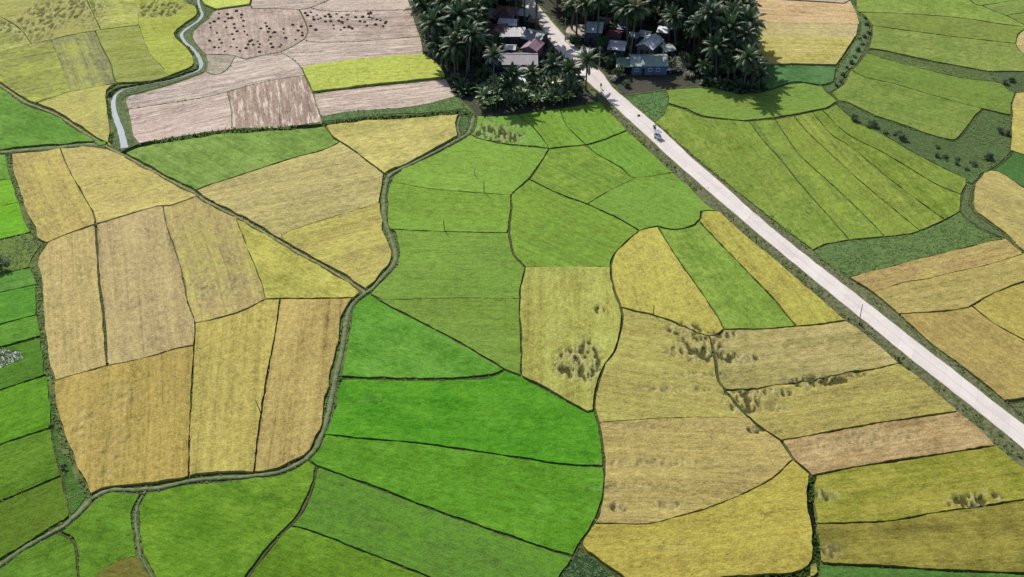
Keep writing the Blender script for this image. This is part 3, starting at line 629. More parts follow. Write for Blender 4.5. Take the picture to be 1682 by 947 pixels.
def simple_material(name, a, b=None, scale=1.0, rough=.75, spec=.3, metal=0.0, bump=0.0, lo=.35, hi=.65, obj=True):
    t = NT(name); P = t.objc() if obj else t.pos()
    n = t.noise(P, scale, 4, .65)
    col = t.mix(t.rampf(n, lo, hi), a, b if b else tuple(x*.7 for x in a))
    t.set(col, rough, spec, metal)
    if bump: t.bump(n, bump, .8)
    return t.m
def var_material(name, cols, rough=.55, spec=.35, trans=0.0):
    """leaves and blades: tone differs from leaf to leaf (attribute var) and from plant to plant"""
    t = NT(name); v = t.attr('var'); r = t.n('ShaderNodeObjectInfo').outputs['Random']
    q = t.n('ShaderNodeValToRGB'); t.l(t.math('MULTIPLY_ADD', r, .45, t.math('MULTIPLY', v, .55)), q.inputs[0])
    e = q.color_ramp.elements
    e[0].color = cols[0]+(1,); e[1].color = cols[-1]+(1,)
    for i, c in enumerate(cols[1:-1]): x = e.new((i+1)/(len(cols)-1)); x.color = c+(1,)
    t.set(q.outputs[0], rough, spec)
    if trans:
        tr = t.n('ShaderNodeBsdfTranslucent'); t.l(t.scale(q.outputs[0], 1.4), tr.inputs[0])
        mx = t.n('ShaderNodeMixShader'); mx.inputs[0].default_value = trans
        t.l(t.b.outputs[0], mx.inputs[1]); t.l(tr.outputs[0], mx.inputs[2]); t.l(mx.outputs[0], t.out.inputs['Surface'])
    return t.m
def road_material():
    t = NT('road_concrete'); uv = t.n('ShaderNodeUVMap').outputs[0]; P = t.pos()
    s = t.n('ShaderNodeSeparateXYZ'); t.l(uv, s.inputs[0])
    slab = t.math('FRACT', t.math('DIVIDE', s.outputs[1], 4.5))
    joint = t.math('LESS_THAN', slab, .012)
    mid = t.math('LESS_THAN', t.math('ABSOLUTE', s.outputs[0]), .022)
    j = t.math('MAXIMUM', joint, mid)
    wn = t.n('ShaderNodeTexWhiteNoise', noise_dimensions='1D'); t.l(t.math('FLOOR', t.math('DIVIDE', s.outputs[1], 4.5)), wn.inputs['W'])
    v = t.math('ADD', t.math('MULTIPLY_ADD', wn.outputs[0], .10, .88), t.math('MULTIPLY', t.math('SUBTRACT', t.noise(P, .35, 5, .7), .5), .3))
    wear = t.rampf(t.noise(t.mapv(uv, (1.4, .05, 1)), 1.0, 3, .6), .5, .75)
    col = t.mix(t.math('MULTIPLY', wear, .5), alb((230,219,212)), alb((204,192,180)))
    edge = t.rampf(t.math('ADD', t.math('ABSOLUTE', s.outputs[0]), t.math('MULTIPLY', t.noise(P, 1.2, 4, .7), .16)), .98, 1.1)
    col = t.mix(t.math('MULTIPLY', edge, .45), col, alb((196,180,150)))
    col = t.scale(t.mix(t.math('MULTIPLY', j, .45), col, alb((128,122,112))), v)
    t.set(col, .85, .25); t.bump(t.noise(P, 6, 3), .02, .5); return t.m
def roof_material(name, a, b):
    t = NT(name); O = t.objc()
    s = t.n('ShaderNodeSeparateXYZ'); t.l(O, s.inputs[0])
    rib = t.math('SINE', t.math('MULTIPLY', s.outputs[0], 24))
    n = t.noise(t.mapv(O, (1, .5, 1)), .9, 5, .7)
    sheet = t.n('ShaderNodeTexWhiteNoise', noise_dimensions='1D'); t.l(t.math('FLOOR', t.math('MULTIPLY', s.outputs[0], 1.2)), sheet.inputs['W'])
    col = t.scale(t.mix(t.rampf(n, .42, .68), a, b), t.math('MULTIPLY_ADD', sheet.outputs[0], .22, .89))
    t.set(col, .5, .4); t.bump(rib, .03, .6); return t.m
def water_material():
    t = NT('water'); P = t.pos()
    t.set(t.mix(t.noise(P, .5, 4, .6), alb((92,108,114)), alb((132,148,158))), .5, .2)
    t.bump(t.noise(P, 1.6, 4, .6), .05, .5); return t.m
M = {}
HAZE = 0
def make_materials():
    M['crop'] = crop_material('standing_rice'); M['stub'] = crop_material('stubble', True)
    M['ground'] = ground_material(); M['road'] = road_material(); M['water'] = water_material()
    M['path'] = simple_material('trodden_grass', alb((130,134,98)), alb((84,106,58)), .9, .9, .15, bump=.15, obj=False)
    M['track'] = simple_material('trodden_straw_track', alb((166,152,108)), alb((112,112,66)), .9, .9, .15, bump=.15, obj=False)
    M['bankstone'] = simple_material('embankment_earth_and_stone', alb((130,128,96)), alb((82,94,52)), 1.1, .95, .1, bump=.5, obj=False)
    M['bund'] = simple_material('bund_soil', alb((92,92,56)), alb((62,72,36)), .9, .9, .1, bump=.15, obj=False)
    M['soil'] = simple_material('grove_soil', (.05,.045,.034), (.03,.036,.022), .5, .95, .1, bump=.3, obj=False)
    M['yard'] = simple_material('swept_earth_yard', alb((206,194,178)), alb((176,164,148)), .4, .9, .2, bump=.1, obj=False)
    M['blade'] = var_material('grass_blades', [alb((100,122,62)), alb((126,152,86)), alb((156,176,116)), alb((196,200,156))], .7, .15, .45)
    M['palm'] = var_material('palm_leaflets', [(.014,.034,.015), (.028,.058,.022), (.055,.085,.034), (.12,.1,.05)], .5, .3, .18)
    M['trunk'] = simple_material('palm_bark', (.12,.11,.095), (.06,.055,.045), 3.0, .9, .2, bump=.03)
    M['leaf'] = var_material('broad_leaves', [(.022,.045,.016), (.04,.075,.024), (.06,.10,.03)], .5, .4, .15)
    M['banana'] = var_material('banana_leaves', [(.04,.08,.025), (.07,.12,.035), (.1,.14,.05)], .45, .45, .2)
    M['scrub'] = var_material('scrub_leaves', [(.05,.08,.038), (.09,.12,.065), (.17,.19,.12)], .6, .2, .4)
    M['pale'] = var_material('pale_leaves', [(.18,.18,.12), (.32,.3,.22), (.5,.45,.36)], .6, .3, .15)
    M['bark'] = simple_material('bark', (.12,.1,.08), (.06,.05,.04), 4, .9, .2, bump=.03)
    M['heap'] = simple_material('old_straw_heap', (.05,.035,.028), (.1,.07,.055), 5, .95, .1, bump=.08)
    M['bamboo'] = simple_material('weathered_bamboo', (.16,.14,.09), (.1,.085,.05), 2, .7, .3)
    M['palepole'] = simple_material('pale_peeled_pole', (.5,.46,.34), (.38,.34,.24), 2, .7, .3)
    M['shaded_mud'] = simple_material('shaded_ditch_mud', alb((38,44,28)), alb((20,26,18)), .8, 1.0, .0, obj=False)  # ditch mud with the shade of the bank plants put into its colour
    M['concrete'] = simple_material('grey_concrete', (.34,.33,.31), (.22,.21,.2), 2, .85, .25)
    M['dark'] = simple_material('dark_opening', (.012,.012,.014), (.02,.02,.02), 1, .6, .3)
    M['wood'] = simple_material('weathered_wood', (.16,.11,.075), (.1,.07,.05), 3, .8, .2)
    M['glass'] = simple_material('window_glass', (.03,.035,.04), (.05,.055,.06), 1, .12, .6)
    M['rubber'] = simple_material('tyre_rubber', (.015,.015,.016), (.025,.025,.025), 5, .8, .3)
    M['steel'] = simple_material('bare_steel', (.4,.4,.4), (.3,.3,.3), 4, .35, .5, .8)
    M['whitepaint'] = simple_material('white_paint', (.75,.75,.77), (.6,.6,.62), 2, .35, .5)
    M['greypaint'] = simple_material('grey_paint', (.16,.17,.2), (.12,.12,.14), 2, .35, .5)
    M['canopy'] = simple_material('blue_grey_canopy', (.2,.22,.26), (.15,.16,.2), 2, .4, .4)
    M['black'] = simple_material('black_vinyl', (.02,.02,.022), (.03,.03,.03), 3, .5, .4)
    M['skin'] = simple_material('skin', (.26,.14,.09), (.22,.12,.075), 6, .6, .35)
    M['hair'] = simple_material('black_hair', (.012,.01,.01), (.02,.016,.015), 20, .6, .3)
    for n, c in (('cloth_red',(.16,.03,.03)),('cloth_dark',(.03,.03,.045)),('cloth_grey',(.25,.26,.28)),('cloth_blue',(.06,.09,.18)),('cloth_white',(.62,.62,.62))):
        M[n] = simple_material(n, c, tuple(x*.75 for x in c), 8, .9, .15)
make_materials()
# ---------------------------------------------------------------- camera, sun, sky
cam = bpy.data.cameras.new('camera'); camo = bpy.data.objects.new('camera', cam); COL.objects.link(camo)
camo.location = (0, 0, CAM_H); camo.rotation_euler = (math.pi/2-PITCH, 0, 0)
cam.sensor_width = 36; cam.lens = 36*F_PX/1682; cam.clip_start = 1; cam.clip_end = 9000
scene.camera = camo
SUN_AZ, SUN_EL = math.radians(-26), math.radians(43)
sd = bpy.data.lights.new('sun', 'SUN'); sd.energy = 4.5; sd.angle = math.radians(.53); sd.color = (1.0, .955, .88)
so = bpy.data.objects.new('sun', sd); COL.objects.link(so); so.location = (-60, 400, 260)
ldir = Vector((-math.sin(SUN_AZ)*math.cos(SUN_EL), -math.cos(SUN_AZ)*math.cos(SUN_EL), -math.sin(SUN_EL)))
so.rotation_euler = ldir.to_track_quat('-Z', 'Y').to_euler()
w = bpy.data.worlds.new('World'); scene.world = w; w.use_nodes = True
wt = w.node_tree; wt.nodes.clear()
sk = wt.nodes.new('ShaderNodeTexSky'); sk.sky_type = 'NISHITA'; sk.sun_disc = False
sk.sun_elevation = SUN_EL; sk.sun_rotation = SUN_AZ % (2*math.pi); sk.air_density = 1.2; sk.dust_density = 1.5
bg = wt.nodes.new('ShaderNodeBackground'); bg.inputs[1].default_value = .11
wo = wt.nodes.new('ShaderNodeOutputWorld'); wt.links.new(sk.outputs[0], bg.inputs[0]); wt.links.new(bg.outputs[0], wo.inputs[0])
scene.view_settings.view_transform = 'Standard'; scene.view_settings.look = 'None'
scene.view_settings.gamma = 1; scene.view_settings.use_curve_mapping = False
scene.view_settings.exposure = .64
def G(px, py, z=0.0):
    x, y = ground(px, py, z); return Vector((x, y, z))
def ppm(py):                    # picture pixels per metre, across the view, on the ground
    return (py-CY+F_PX*math.tan(PITCH))*math.cos(PITCH)/CAM_H
# ---------------------------------------------------------------- ground sheet
mb = MB(); mb.add([(-5000,-3000,0),(5000,-3000,0),(5000,7000,0),(-5000,7000,0)], [(0,1,2,3)])
tag(mb.build('ground', M['ground']), 'dark grassy earth between and beyond the fields', 'ground', kind='structure')
chains, faces = build_graph()
def inset(P, W, extra=0.0, jit=.1):
    n = len(P); a = np.roll(P, 1, 0); b = np.roll(P, -1, 0)
    e1 = P-a; e2 = b-P
    n1 = np.stack([-e1[:,1], e1[:,0]], 1); n2 = np.stack([-e2[:,1], e2[:,0]], 1)
    n1 /= np.maximum(1e-6, np.linalg.norm(n1, axis=1))[:,None]; n2 /= np.maximum(1e-6, np.linalg.norm(n2, axis=1))[:,None]
    w1 = np.roll(W, 1)+extra; w2 = W+extra
    out = np.zeros_like(P)
    for i in range(n):
        c = float(np.dot(n1[i], n2[i]))
        if c < -.6: d = (n1[i]*w1[i]+n2[i]*w2[i])*.6
        elif c > .985: d = .5*(n1[i]*w1[i]+n2[i]*w2[i])
        else:                   # meeting point of the two shifted edges
            A = np.array([n1[i], n2[i]]); d = np.linalg.solve(A, np.array([w1[i], w2[i]]))
            L_ = np.linalg.norm(d); mx = 2.2*max(w1[i], w2[i])
            if L_ > mx: d *= mx/L_
        out[i] = P[i]+d
    out += RNG.uniform(-jit, jit, out.shape)
    k = [0]
    for i in range(1, n):
        if np.linalg.norm(out[i]-out[k[-1]]) > .35: k.append(i)
    return out[k]
def seg_dist(Q, P):
    d = np.full(len(Q), 1e9)
    for a, b in zip(P, np.roll(P, -1, 0)):
        v = b-a; t = np.clip(((Q-a)@v)/max(1e-9, v@v), 0, 1)
        d = np.minimum(d, np.linalg.norm(Q-(a+t[:,None]*v), axis=1))
    return d
LZ = [(np.array(ground(a, b, .5)), rx, ry, s) for a, b, rx, ry, s in LODGE]
def lodge_at(Q):
    m = np.zeros(len(Q))
    for c, rx, ry, s in LZ:
        q = (Q-c)/np.array([rx, ry]); r = np.hypot(q[:,0], q[:,1])
        m = np.maximum(m, s*np.clip((1.15-r)/.4, 0, 1))
    return m
POND = np.array([ground(*p, .3) for p in [(-66,584),(-20,574),(10,574),(34,578),(37,588),(22,594),(2,603),(-30,612),(-66,622)]])
def slab(name, P, W, h, rows, mat, seedpx, step=2.0, pond=False):
    B_ = inset(P, W, 0, .1 if h > .3 else .05)
    lo, hi = B_.min(0), B_.max(0)
    gx, gy = np.meshgrid(np.arange(lo[0], hi[0], step), np.arange(lo[1], hi[1], step))
    Q = np.stack([gx.ravel(), gy.ravel()], 1)+RNG.uniform(-.3, .3, (gx.size, 2))*step
    lists = [Q]
    for c, rx, ry, s in LZ:
        if c[0] > lo[0]-rx and c[0] < hi[0]+rx and c[1] > lo[1]-ry and c[1] < hi[1]+ry:
            ax, ay = np.meshgrid(np.arange(-rx*1.15, rx*1.15, .3), np.arange(-ry*1.15, ry*1.15, .42))
            lists.append(np.stack([ax.ravel(), ay.ravel()], 1)+c+RNG.uniform(-.09, .09, (ax.size, 2)))
    if pond:
        pl, ph = POND.min(0), POND.max(0)
        ax, ay = np.meshgrid(np.arange(pl[0], ph[0], .5), np.arange(pl[1], ph[1], .5)); lists.append(np.stack([ax.ravel(), ay.ravel()], 1))
    Q = np.concatenate(lists)
    Q = Q[inside(B_, Q)]
    if len(Q): Q = Q[seg_dist(Q, B_) > .35]
    nb = len(B_)
    V2 = [Vector(p) for p in B_]+[Vector(p) for p in Q]
    r = delaunay_2d_cdt(V2, [], [list(range(nb))], 1, 1e-4)
    vv = np.array([(p.x, p.y) for p in r[0]]); tri = [tuple(f) for f in r[2]]
    org = [o[0] if o else -1 for o in r[3]]
    lm = lodge_at(vv) if h > .3 else np.zeros(len(vv))
    z = np.full(len(vv), h); hol = np.zeros(len(vv))
    for i, (x, y) in enumerate(vv):
        z[i] += .10*h*(mnoise.noise((x*.35, y*.35, 3.1)))+.06*mnoise.noise((x*.06, y*.06, 9.0))
        if lm[i] > 0:
            q = mnoise.noise((x*1.0, y*.36, 1.7))+.55*mnoise.noise((x*1.9, y*.7, 5.0))
            d_ = lm[i]*max(0.0, min(1.0, .25+3.2*q)); hol[i] = max(0.0, min(1.0, (d_-.45)*2.6))
            z[i] += lm[i]*.08*max(0.0, -q)-h*.98*d_
    z = np.maximum(z, .03)
    if pond:
        ins = inside(POND, vv); z[ins] = .12
    # loops of the border, to hang the sides
    edges = {}
    for f in tri:
        for a, b in zip(f, f[1:]+f[:1]):
            if (b, a) in edges: del edges[(b, a)]
            else: edges[(a, b)] = 1
    c0 = np.array(G(seedpx[0], seedpx[1], .35))[:2]
    dx, dy = rows
    p2 = np.array(G(seedpx[0]+dx*10, seedpx[1]+dy*10, .35))[:2]; u = (p2-c0)/np.linalg.norm(p2-c0); vdir = np.array([-u[1], u[0]])
    cen = vv.mean(0)
    verts = [(p[0]-cen[0], p[1]-cen[1], zz) for p, zz in zip(vv, z)]; fs = list(tri); low = {}
    for (a, b) in edges:
        for k in (a, b):
            if k not in low:
                low[k] = len(verts); x, y, zz = verts[k]; verts.append((x, y, zz)); verts.append((x, y, -.02))
        fs.append((low[b], low[a], low[a]+1, low[b]+1))
    me = bpy.data.meshes.new(name); me.from_pydata(verts, [], fs)
    me.polygons.foreach_set('use_smooth', [i < len(tri) for i in range(len(fs))])
    wr = np.zeros(len(verts)); wr[:len(vv)] = lm
    at = me.attributes.new('wear', 'FLOAT', 'POINT'); at.data.foreach_set('value', wr)
    wr = np.zeros(len(verts)); wr[:len(vv)] = hol
    at = me.attributes.new('hole', 'FLOAT', 'POINT'); at.data.foreach_set('value', wr)
    uvl = me.uv_layers.new(name='UVMap')
    VV = np.array(verts)[:, :2]+cen-c0+np.array([c0[0]*3 % 97, c0[1]*3 % 89])
    idx = np.zeros(len(me.loops), np.int32); me.loops.foreach_get('vertex_index', idx)
    uv = np.stack([VV[idx]@u, VV[idx]@vdir], 1); uvl.data.foreach_set('uv', uv.ravel())
    me.update()
    o = bpy.data.objects.new(name, me); me.materials.append(mat); COL.objects.link(o); o.location = (cen[0], cen[1], 0)
    return o, B_
# ---------------------------------------------------------------- tufts of grass (uncountable cover)
def tuft(mb, x, y, z, h, spread, n=6, var=None):
    for k in range(n):
        a = RNG.uniform(0, 6.283); l = RNG.uniform(.3, 1)*spread; hh = h*RNG.uniform(.55, 1.1); w_ = RNG.uniform(.05, .11)*(1+h)
        bx, by = x+math.cos(a)*spread*.25, y+math.sin(a)*spread*.25
        px_, py_ = -math.sin(a)*w_, math.cos(a)*w_
        tx, ty = x+math.cos(a)*l, y+math.sin(a)*l
        v = (RNG.uniform(0, 1) if var is None else min(1, max(0, var+RNG.uniform(-.2, .2))))
        mb.add([(bx-px_, by-py_, z), (bx+px_, by+py_, z), ((bx+tx)/2+px_*.8, (by+ty)/2+py_*.8, z+hh*.75), ((bx+tx)/2-px_*.8, (by+ty)/2-py_*.8, z+hh*.75), (tx, ty, z+hh)], [(0,1,2,3), (3,2,4)], a=v)
STREAM = [((322,-45),1.0),((326,8),1.0),((333,25),1.3),((327,34),1.2),((310,45),1.1),((297,55),1.2),((302,68),1.3),((316,80),1.5),((327,93),1.6),((331,106),1.7),((328,116),.8),((290,130),.3),((247,138),.25),((205,146),.3),((190,155),.9),((185,170),1.8),((189,190),2.0),((198,214),2.2),((203,232),2.5),((205,243),2.6)]
STW = np.array([ground(*p, .1) for p, _ in STREAM])
def line_dist(Q, P):
    d = np.full(len(Q), 1e9)
    for a, b in zip(P, P[1:]):
        v = b-a; t = np.clip(((Q-a)@v)/max(1e-9, v@v), 0, 1); d = np.minimum(d, np.linalg.norm(Q-(a+t[:,None]*v), axis=1))
    return d
seeds = np.array([ground(f[1][0], f[1][1], .35) for f in FD])
GROVE = None; FIELDPOLY = {}
for P, W, area in faces:
    m = np.nonzero(inside(P, seeds))[0]
    if len(m) == 0: continue
    name, sp, cA, cB, h, rows, streak, label = FD[m[0]]
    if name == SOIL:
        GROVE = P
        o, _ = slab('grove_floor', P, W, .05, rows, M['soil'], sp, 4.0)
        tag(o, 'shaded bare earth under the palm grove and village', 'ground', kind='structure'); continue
    if 'fan' in label and name == RICE or (name == RICE and sp[0] > 1400 and sp[1] < 180): h = .42
    pond = 'flooded' in label and 'white' in label
    if name == STUB: W = W*.8
    W = np.where(W < .5, W*.68, W)*(1+.75*np.array([mnoise.noise((p[0]*.22, p[1]*.22, 2.2)) for p in P]))
    h = h*.78 if name == RICE else h
    o, B_ = slab(name, P, W, h, rows, M['stub'] if name == STUB else M['crop'], sp, pond=pond)
    FIELDPOLY[label] = B_
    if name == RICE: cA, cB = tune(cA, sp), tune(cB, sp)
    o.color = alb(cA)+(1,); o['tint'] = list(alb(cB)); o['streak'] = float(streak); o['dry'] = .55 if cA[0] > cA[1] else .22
    if name == WEED:            # blades rooted in the plot, same object
        mb = MB(); lo, hi = B_.min(0), B_.max(0)
        n = min(9000, int(abs(area)*1.7)); Q = RNG.uniform(lo, hi, (n*3, 2)); Q = Q[inside(B_, Q)][:n]
        if 'stream' in label: Q = Q[line_dist(Q, STW) > .85]
        for x, y in Q:
            q = mnoise.noise((x*.12, y*.12, 4.0))
            if q < -.5: continue
            tuft(mb, x-o.location.x, y-o.location.y, h, .05+.11*RNG.uniform()+.35*max(0, q), .4+.4*RNG.uniform(), 5, .6+.9*q)
        t = bpy.data.meshes.new('t'); bm = bmesh.new(); bm.from_mesh(o.data)
        tm = mb.mesh('t2')
        o.data.materials.append(M['blade'])
        for p in tm.polygons: p.material_index = 1
        bm.from_mesh(tm); bm.to_mesh(o.data); bm.free()
        tag(o, label, 'weeds', kind='stuff')
    elif name == STUB: tag(o, label, 'stubble field', 'harvested and ploughed fields')
    else: tag(o, label, 'rice field', 'rice fields')
# ---------------------------------------------------------------- ribbons
def ribbon(name, strips, mat, label, cat, kind='structure', base=-.02, loc=True):
    """strips: list of (centre points Nx2, half widths N, height); low banks with a rounded top"""
    mb = MB()
    for C, hw, z in strips:
        n = len(C); t = np.gradient(C, axis=0); t /= np.maximum(1e-6, np.linalg.norm(t, axis=1))[:, None]; nn = np.stack([-t[:,1], t[:,0]], 1)
        hw = np.broadcast_to(hw, (n,)); vs = []
        for i in range(n):
            for k, (f, zz) in enumerate(((-1.0, base), (-.72, z*.85), (0, z), (.72, z*.85), (1.0, base))):
                j = RNG.uniform(-.12, .12) if k in (0, 1, 3, 4) else 0
                q = C[i]+nn[i]*(f*hw[i]+j); vs.append((q[0], q[1], zz+(RNG.uniform(-.04, .04) if zz > 0 else 0)))
        fs = [(i*5+k, i*5+k+1, (i+1)*5+k+1, (i+1)*5+k) for i in range(n-1) for k in range(4)]
        mb.add(vs, [f[::-1] for f in fs], True)
    return tag(mb.build(name, mat), label, cat, kind=kind)
def by_line(pred):
    d = {}
    for hw, kind, W, a, b, i in chains:
        if pred(kind): d.setdefault(i, []).append((hw, W))
    return d
PLAB = {1:('track','straight straw coloured track cutting diagonally across the left fields'), 2:('footpath','flat grassy footpath at the left edge above the ripe block'), 3:('footpath','long curved grey green footpath winding from the grove to the lower left')}
first = sorted(by_line(lambda k: k in ('track', 'path')).items())
for i, lst in first:
    nm, lb = PLAB.get(i, ('footpath', 'short footpath at the corner of the palm grove' if LN[i][2][0][1] < 300 else 'footpath branching down to the bottom edge at the lower left'))
    ribbon(nm, [(W, max(.25, hw-.6), .3 if hw > .9 else .22) for hw, W in lst], M['track'] if nm == 'track' else M['path'], lb, 'path')
# low earth bunds between the fields, one long network of raised soil
ribbon('bund', [(W, hw*.5, .1) for hw, k, W, _, _, _ in chains if k in ('bund',) and hw >= .3], M['bund'], 'low earth bunds between the rice fields', 'path')
def resample_line(P, n):
    d = np.concatenate([[0], np.cumsum(np.linalg.norm(np.diff(P, axis=0), axis=1))]); t = np.linspace(0, d[-1], n)
    return np.stack([np.interp(t, d, P[:,0]), np.interp(t, d, P[:,1])], 1)
# grass hanging over ditches and path edges
def fringe(name, label, lst, dens, h, off, var):
    mb = MB()
    for hw, W in lst:
        seg = np.linalg.norm(np.diff(W, axis=0), axis=1); L_ = seg.sum()
        for _ in range(int(L_*dens)):
            s = RNG.uniform(0, L_); k = min(len(seg)-1, int(np.searchsorted(np.cumsum(seg), s))); p = W[k]+(W[k+1]-W[k])*RNG.uniform()
            d = W[k+1]-W[k]; nn = np.array([-d[1], d[0]])/max(1e-6, np.linalg.norm(d)); sd_ = RNG.choice([-1, 1])
            q = p+nn*sd_*hw*RNG.uniform(off[0], off[1])
            if mnoise.noise((q[0]*.1, q[1]*.1, 8)) < -.15: continue
            tuft(mb, q[0], q[1], 0, h*RNG.uniform(.5, 1.1), .35, 5, var)
    return tag(mb.build(name, M['blade']), label, 'grass', kind='stuff')
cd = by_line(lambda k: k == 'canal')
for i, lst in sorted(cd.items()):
    ribbon('ditch', [(W, hw*.8, .03) for hw, W in lst], M['shaded_mud'], 'muddy ditch with painted shade below the brown stubble fields' if LN[i][2][0][1] < 400 else 'muddy ditch with painted shade at the lower right', 'ditch')
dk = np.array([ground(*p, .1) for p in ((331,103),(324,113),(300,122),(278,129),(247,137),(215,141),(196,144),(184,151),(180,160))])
ribbon('ditch', [(resample_line(dk, 40), .9, .16)], M['shaded_mud'], 'dark narrow reach of the stream under its bank', 'ditch')
for i, lst in sorted(cd.items()):
    top = LN[i][2][0][1] < 400
    fringe('ditch_grass', 'dark grass along the wide ditch below the brown stubble fields' if top else 'dark grass along the wide ditch at the lower right', lst, 9, .6, (.0, 1.0), .0)
for i, lst in first:
    fringe('path_grass', 'grass along the edges of the '+PLAB.get(i, ('', 'small footpath near row %d' % 0))[1] if i in PLAB else ('grass along the short footpath at the grove corner' if LN[i][2][0][1] < 300 else 'grass along the footpath branching to the bottom edge'), lst, 4.2, .4, (.5, 1.0), .35)
bk = by_line(lambda k: k == 'bank')
for i, lst in sorted(bk.items()):
    y0, x0 = LN[i][2][0][1], LN[i][2][0][0]
    if 320 < x0 < 400: continue
    if x0 > 200 and x0 < 400:
        fringe('ditch_grass', 'dark grass hanging over the near bank of the bright stream', lst, 5, .55, (-.2, 1.2), .0); continue
    fringe('bank_grass', 'green grass strip along the left side of the ripe block' if x0 < 100 else 'grass on the bank right of the yellow field at the upper right', lst, 4.5, .4, (.0, .8), .45)
fringe('bund_weeds', 'scattered weeds on the low bunds between the rice fields', [(hw, W) for hw, k, W, _, _, _ in chains if k == 'bund'], .95, .42, (.0, .9), .45)
# stream and flood water
def water_strip(name, C, hw, z, label):
    mb = MB(); n = len(C); t = np.gradient(C, axis=0); t /= np.linalg.norm(t, axis=1)[:, None]; nn = np.stack([-t[:,1], t[:,0]], 1); vs = []
    for i in range(n):
        for f in (1, -1): q = C[i]+nn[i]*f*(hw[i]+RNG.uniform(-.1, .1)); vs.append((q[0], q[1], z))
    mb.add(vs, [(2*i, 2*i+1, 2*i+3, 2*i+2) for i in range(n-1)])
    return tag(mb.build(name, M['water']), label, 'water', kind='structure')
tt = np.linspace(0, len(STREAM)-1, 90); ii = np.arange(len(STREAM))
C = np.stack([np.interp(tt, ii, STW[:,0]), np.interp(tt, ii, STW[:,1])], 1)
for _ in range(2): C[1:-1] = (C[:-2]+2*C[1:-1]+C[2:])/4
water_strip('stream_water', C, np.interp(tt, ii, [w_/2*.7 for _, w_ in STREAM]), .2, 'bright narrow stream winding between the olive and brown fields')
mb = MB(); mb.add([(p[0], p[1], .3) for p in POND], [tuple(range(len(POND)))])
pw = tag(mb.build('flood_water', M['water']), 'white glinting flood water in the plot at the left edge', 'water', kind='structure')
mb = MB()
for _ in range(900):
    a = RNG.uniform(POND.min(0), POND.max(0))
    if inside(POND, a[None])[0]: tuft(mb, a[0]+RNG.uniform(-.6,.6), a[1]+RNG.uniform(-.6,.6), .1, .5, .5, 6, .45)
tag(mb.build('flooded_rice', M['blade']), 'sparse rice blades standing in the white flood water', 'grass', kind='stuff')
# ---------------------------------------------------------------- road on its embankment
RZ = .95
RL = [(820,-80),(838,-45),(857,0),(863,17),(881,38),(891,48),(900,66),(918,88),(935,107),(949,122),(960,132),(976,144),(990,157),(1008,174),(1031,194),(1057,218),(1112,269),(1147,299),(1184,331),(1220,362),(1264,399),(1340,462),(1420,526.5),(1450,552),(1500,592),(1560,639),(1607,675),(1682,738),(1752,796),(1850,878)]
RR = [(846,-80),(862,-45),(877,0),(887,15),(903,33),(920,53),(940,73),(960,92),(980,111),(992,124),(1003,142),(1013,152),(1024,158),(1035,168),(1051,182),(1071,198),(1117,240),(1144,266),(1184,299),(1220,333),(1279,383),(1300,400),(1350,439),(1420,493.5),(1448,515),(1490,549),(1574,613),(1632,660),(1671,688),(1752,752),(1850,830)]
def resample(P, n):
    P = np.array(P); d = np.concatenate([[0], np.cumsum(np.linalg.norm(np.diff(P, axis=0), axis=1))]); t = np.linspace(0, d[-1], n)
    Q = np.stack([np.interp(t, d, P[:,k]) for k in range(P.shape[1])], 1)
    for _ in range(3): Q[1:-1] = (Q[:-2]+2*Q[1:-1]+Q[2:])/4
    return Q
def rz_at(py): return RZ if py > 175 else max(.2, RZ-(175-py)*.008)
NR = 130
rl = resample([ground(x, y, rz_at(y)) for x, y in RL], NR); rr = resample([ground(x, y, rz_at(y)) for x, y in RR], NR)
# pair the edges across the carriageway
for e_ in (rl, rr): e_ += RNG.uniform(-.1, .1, e_.shape)
rc = (rl+rr)/2
rzz = np.array([RZ if y < 352 else max(.2, RZ-(y-352)*.008) for y in rc[:,1]])
me = bpy.data.meshes.new('road'); vs = []; fs = []
for i in range(NR):
    vs += [(rl[i][0], rl[i][1], rzz[i]-.18), (rl[i][0], rl[i][1], rzz[i]), (rc[i][0], rc[i][1], rzz[i]+.04), (rr[i][0], rr[i][1], rzz[i]), (rr[i][0], rr[i][1], rzz[i]-.18)]
for i in range(NR-1):
    for k in range(4): fs.append((i*5+k, i*5+k+1, (i+1)*5+k+1, (i+1)*5+k))
me.from_pydata(vs, [], [f for f in fs]); uvl = me.uv_layers.new(name='UVMap')
dl = np.concatenate([[0], np.cumsum(np.linalg.norm(np.diff(rc, axis=0), axis=1))])
for lp in me.loops:
    i, k = divmod(lp.vertex_index, 5); uvl.data[lp.index].uv = ((-1.02, -1, 0, 1, 1.02)[k], dl[i])
me.update(); bm = bmesh.new(); bm.from_mesh(me); bmesh.ops.recalc_face_normals(bm, faces=bm.faces); bm.to_mesh(me); bm.free()
o = bpy.data.objects.new('road', me); me.materials.append(M['road']); COL.objects.link(o); tag(o, 'pale concrete road running straight from the village to the right edge', 'road', kind='structure')
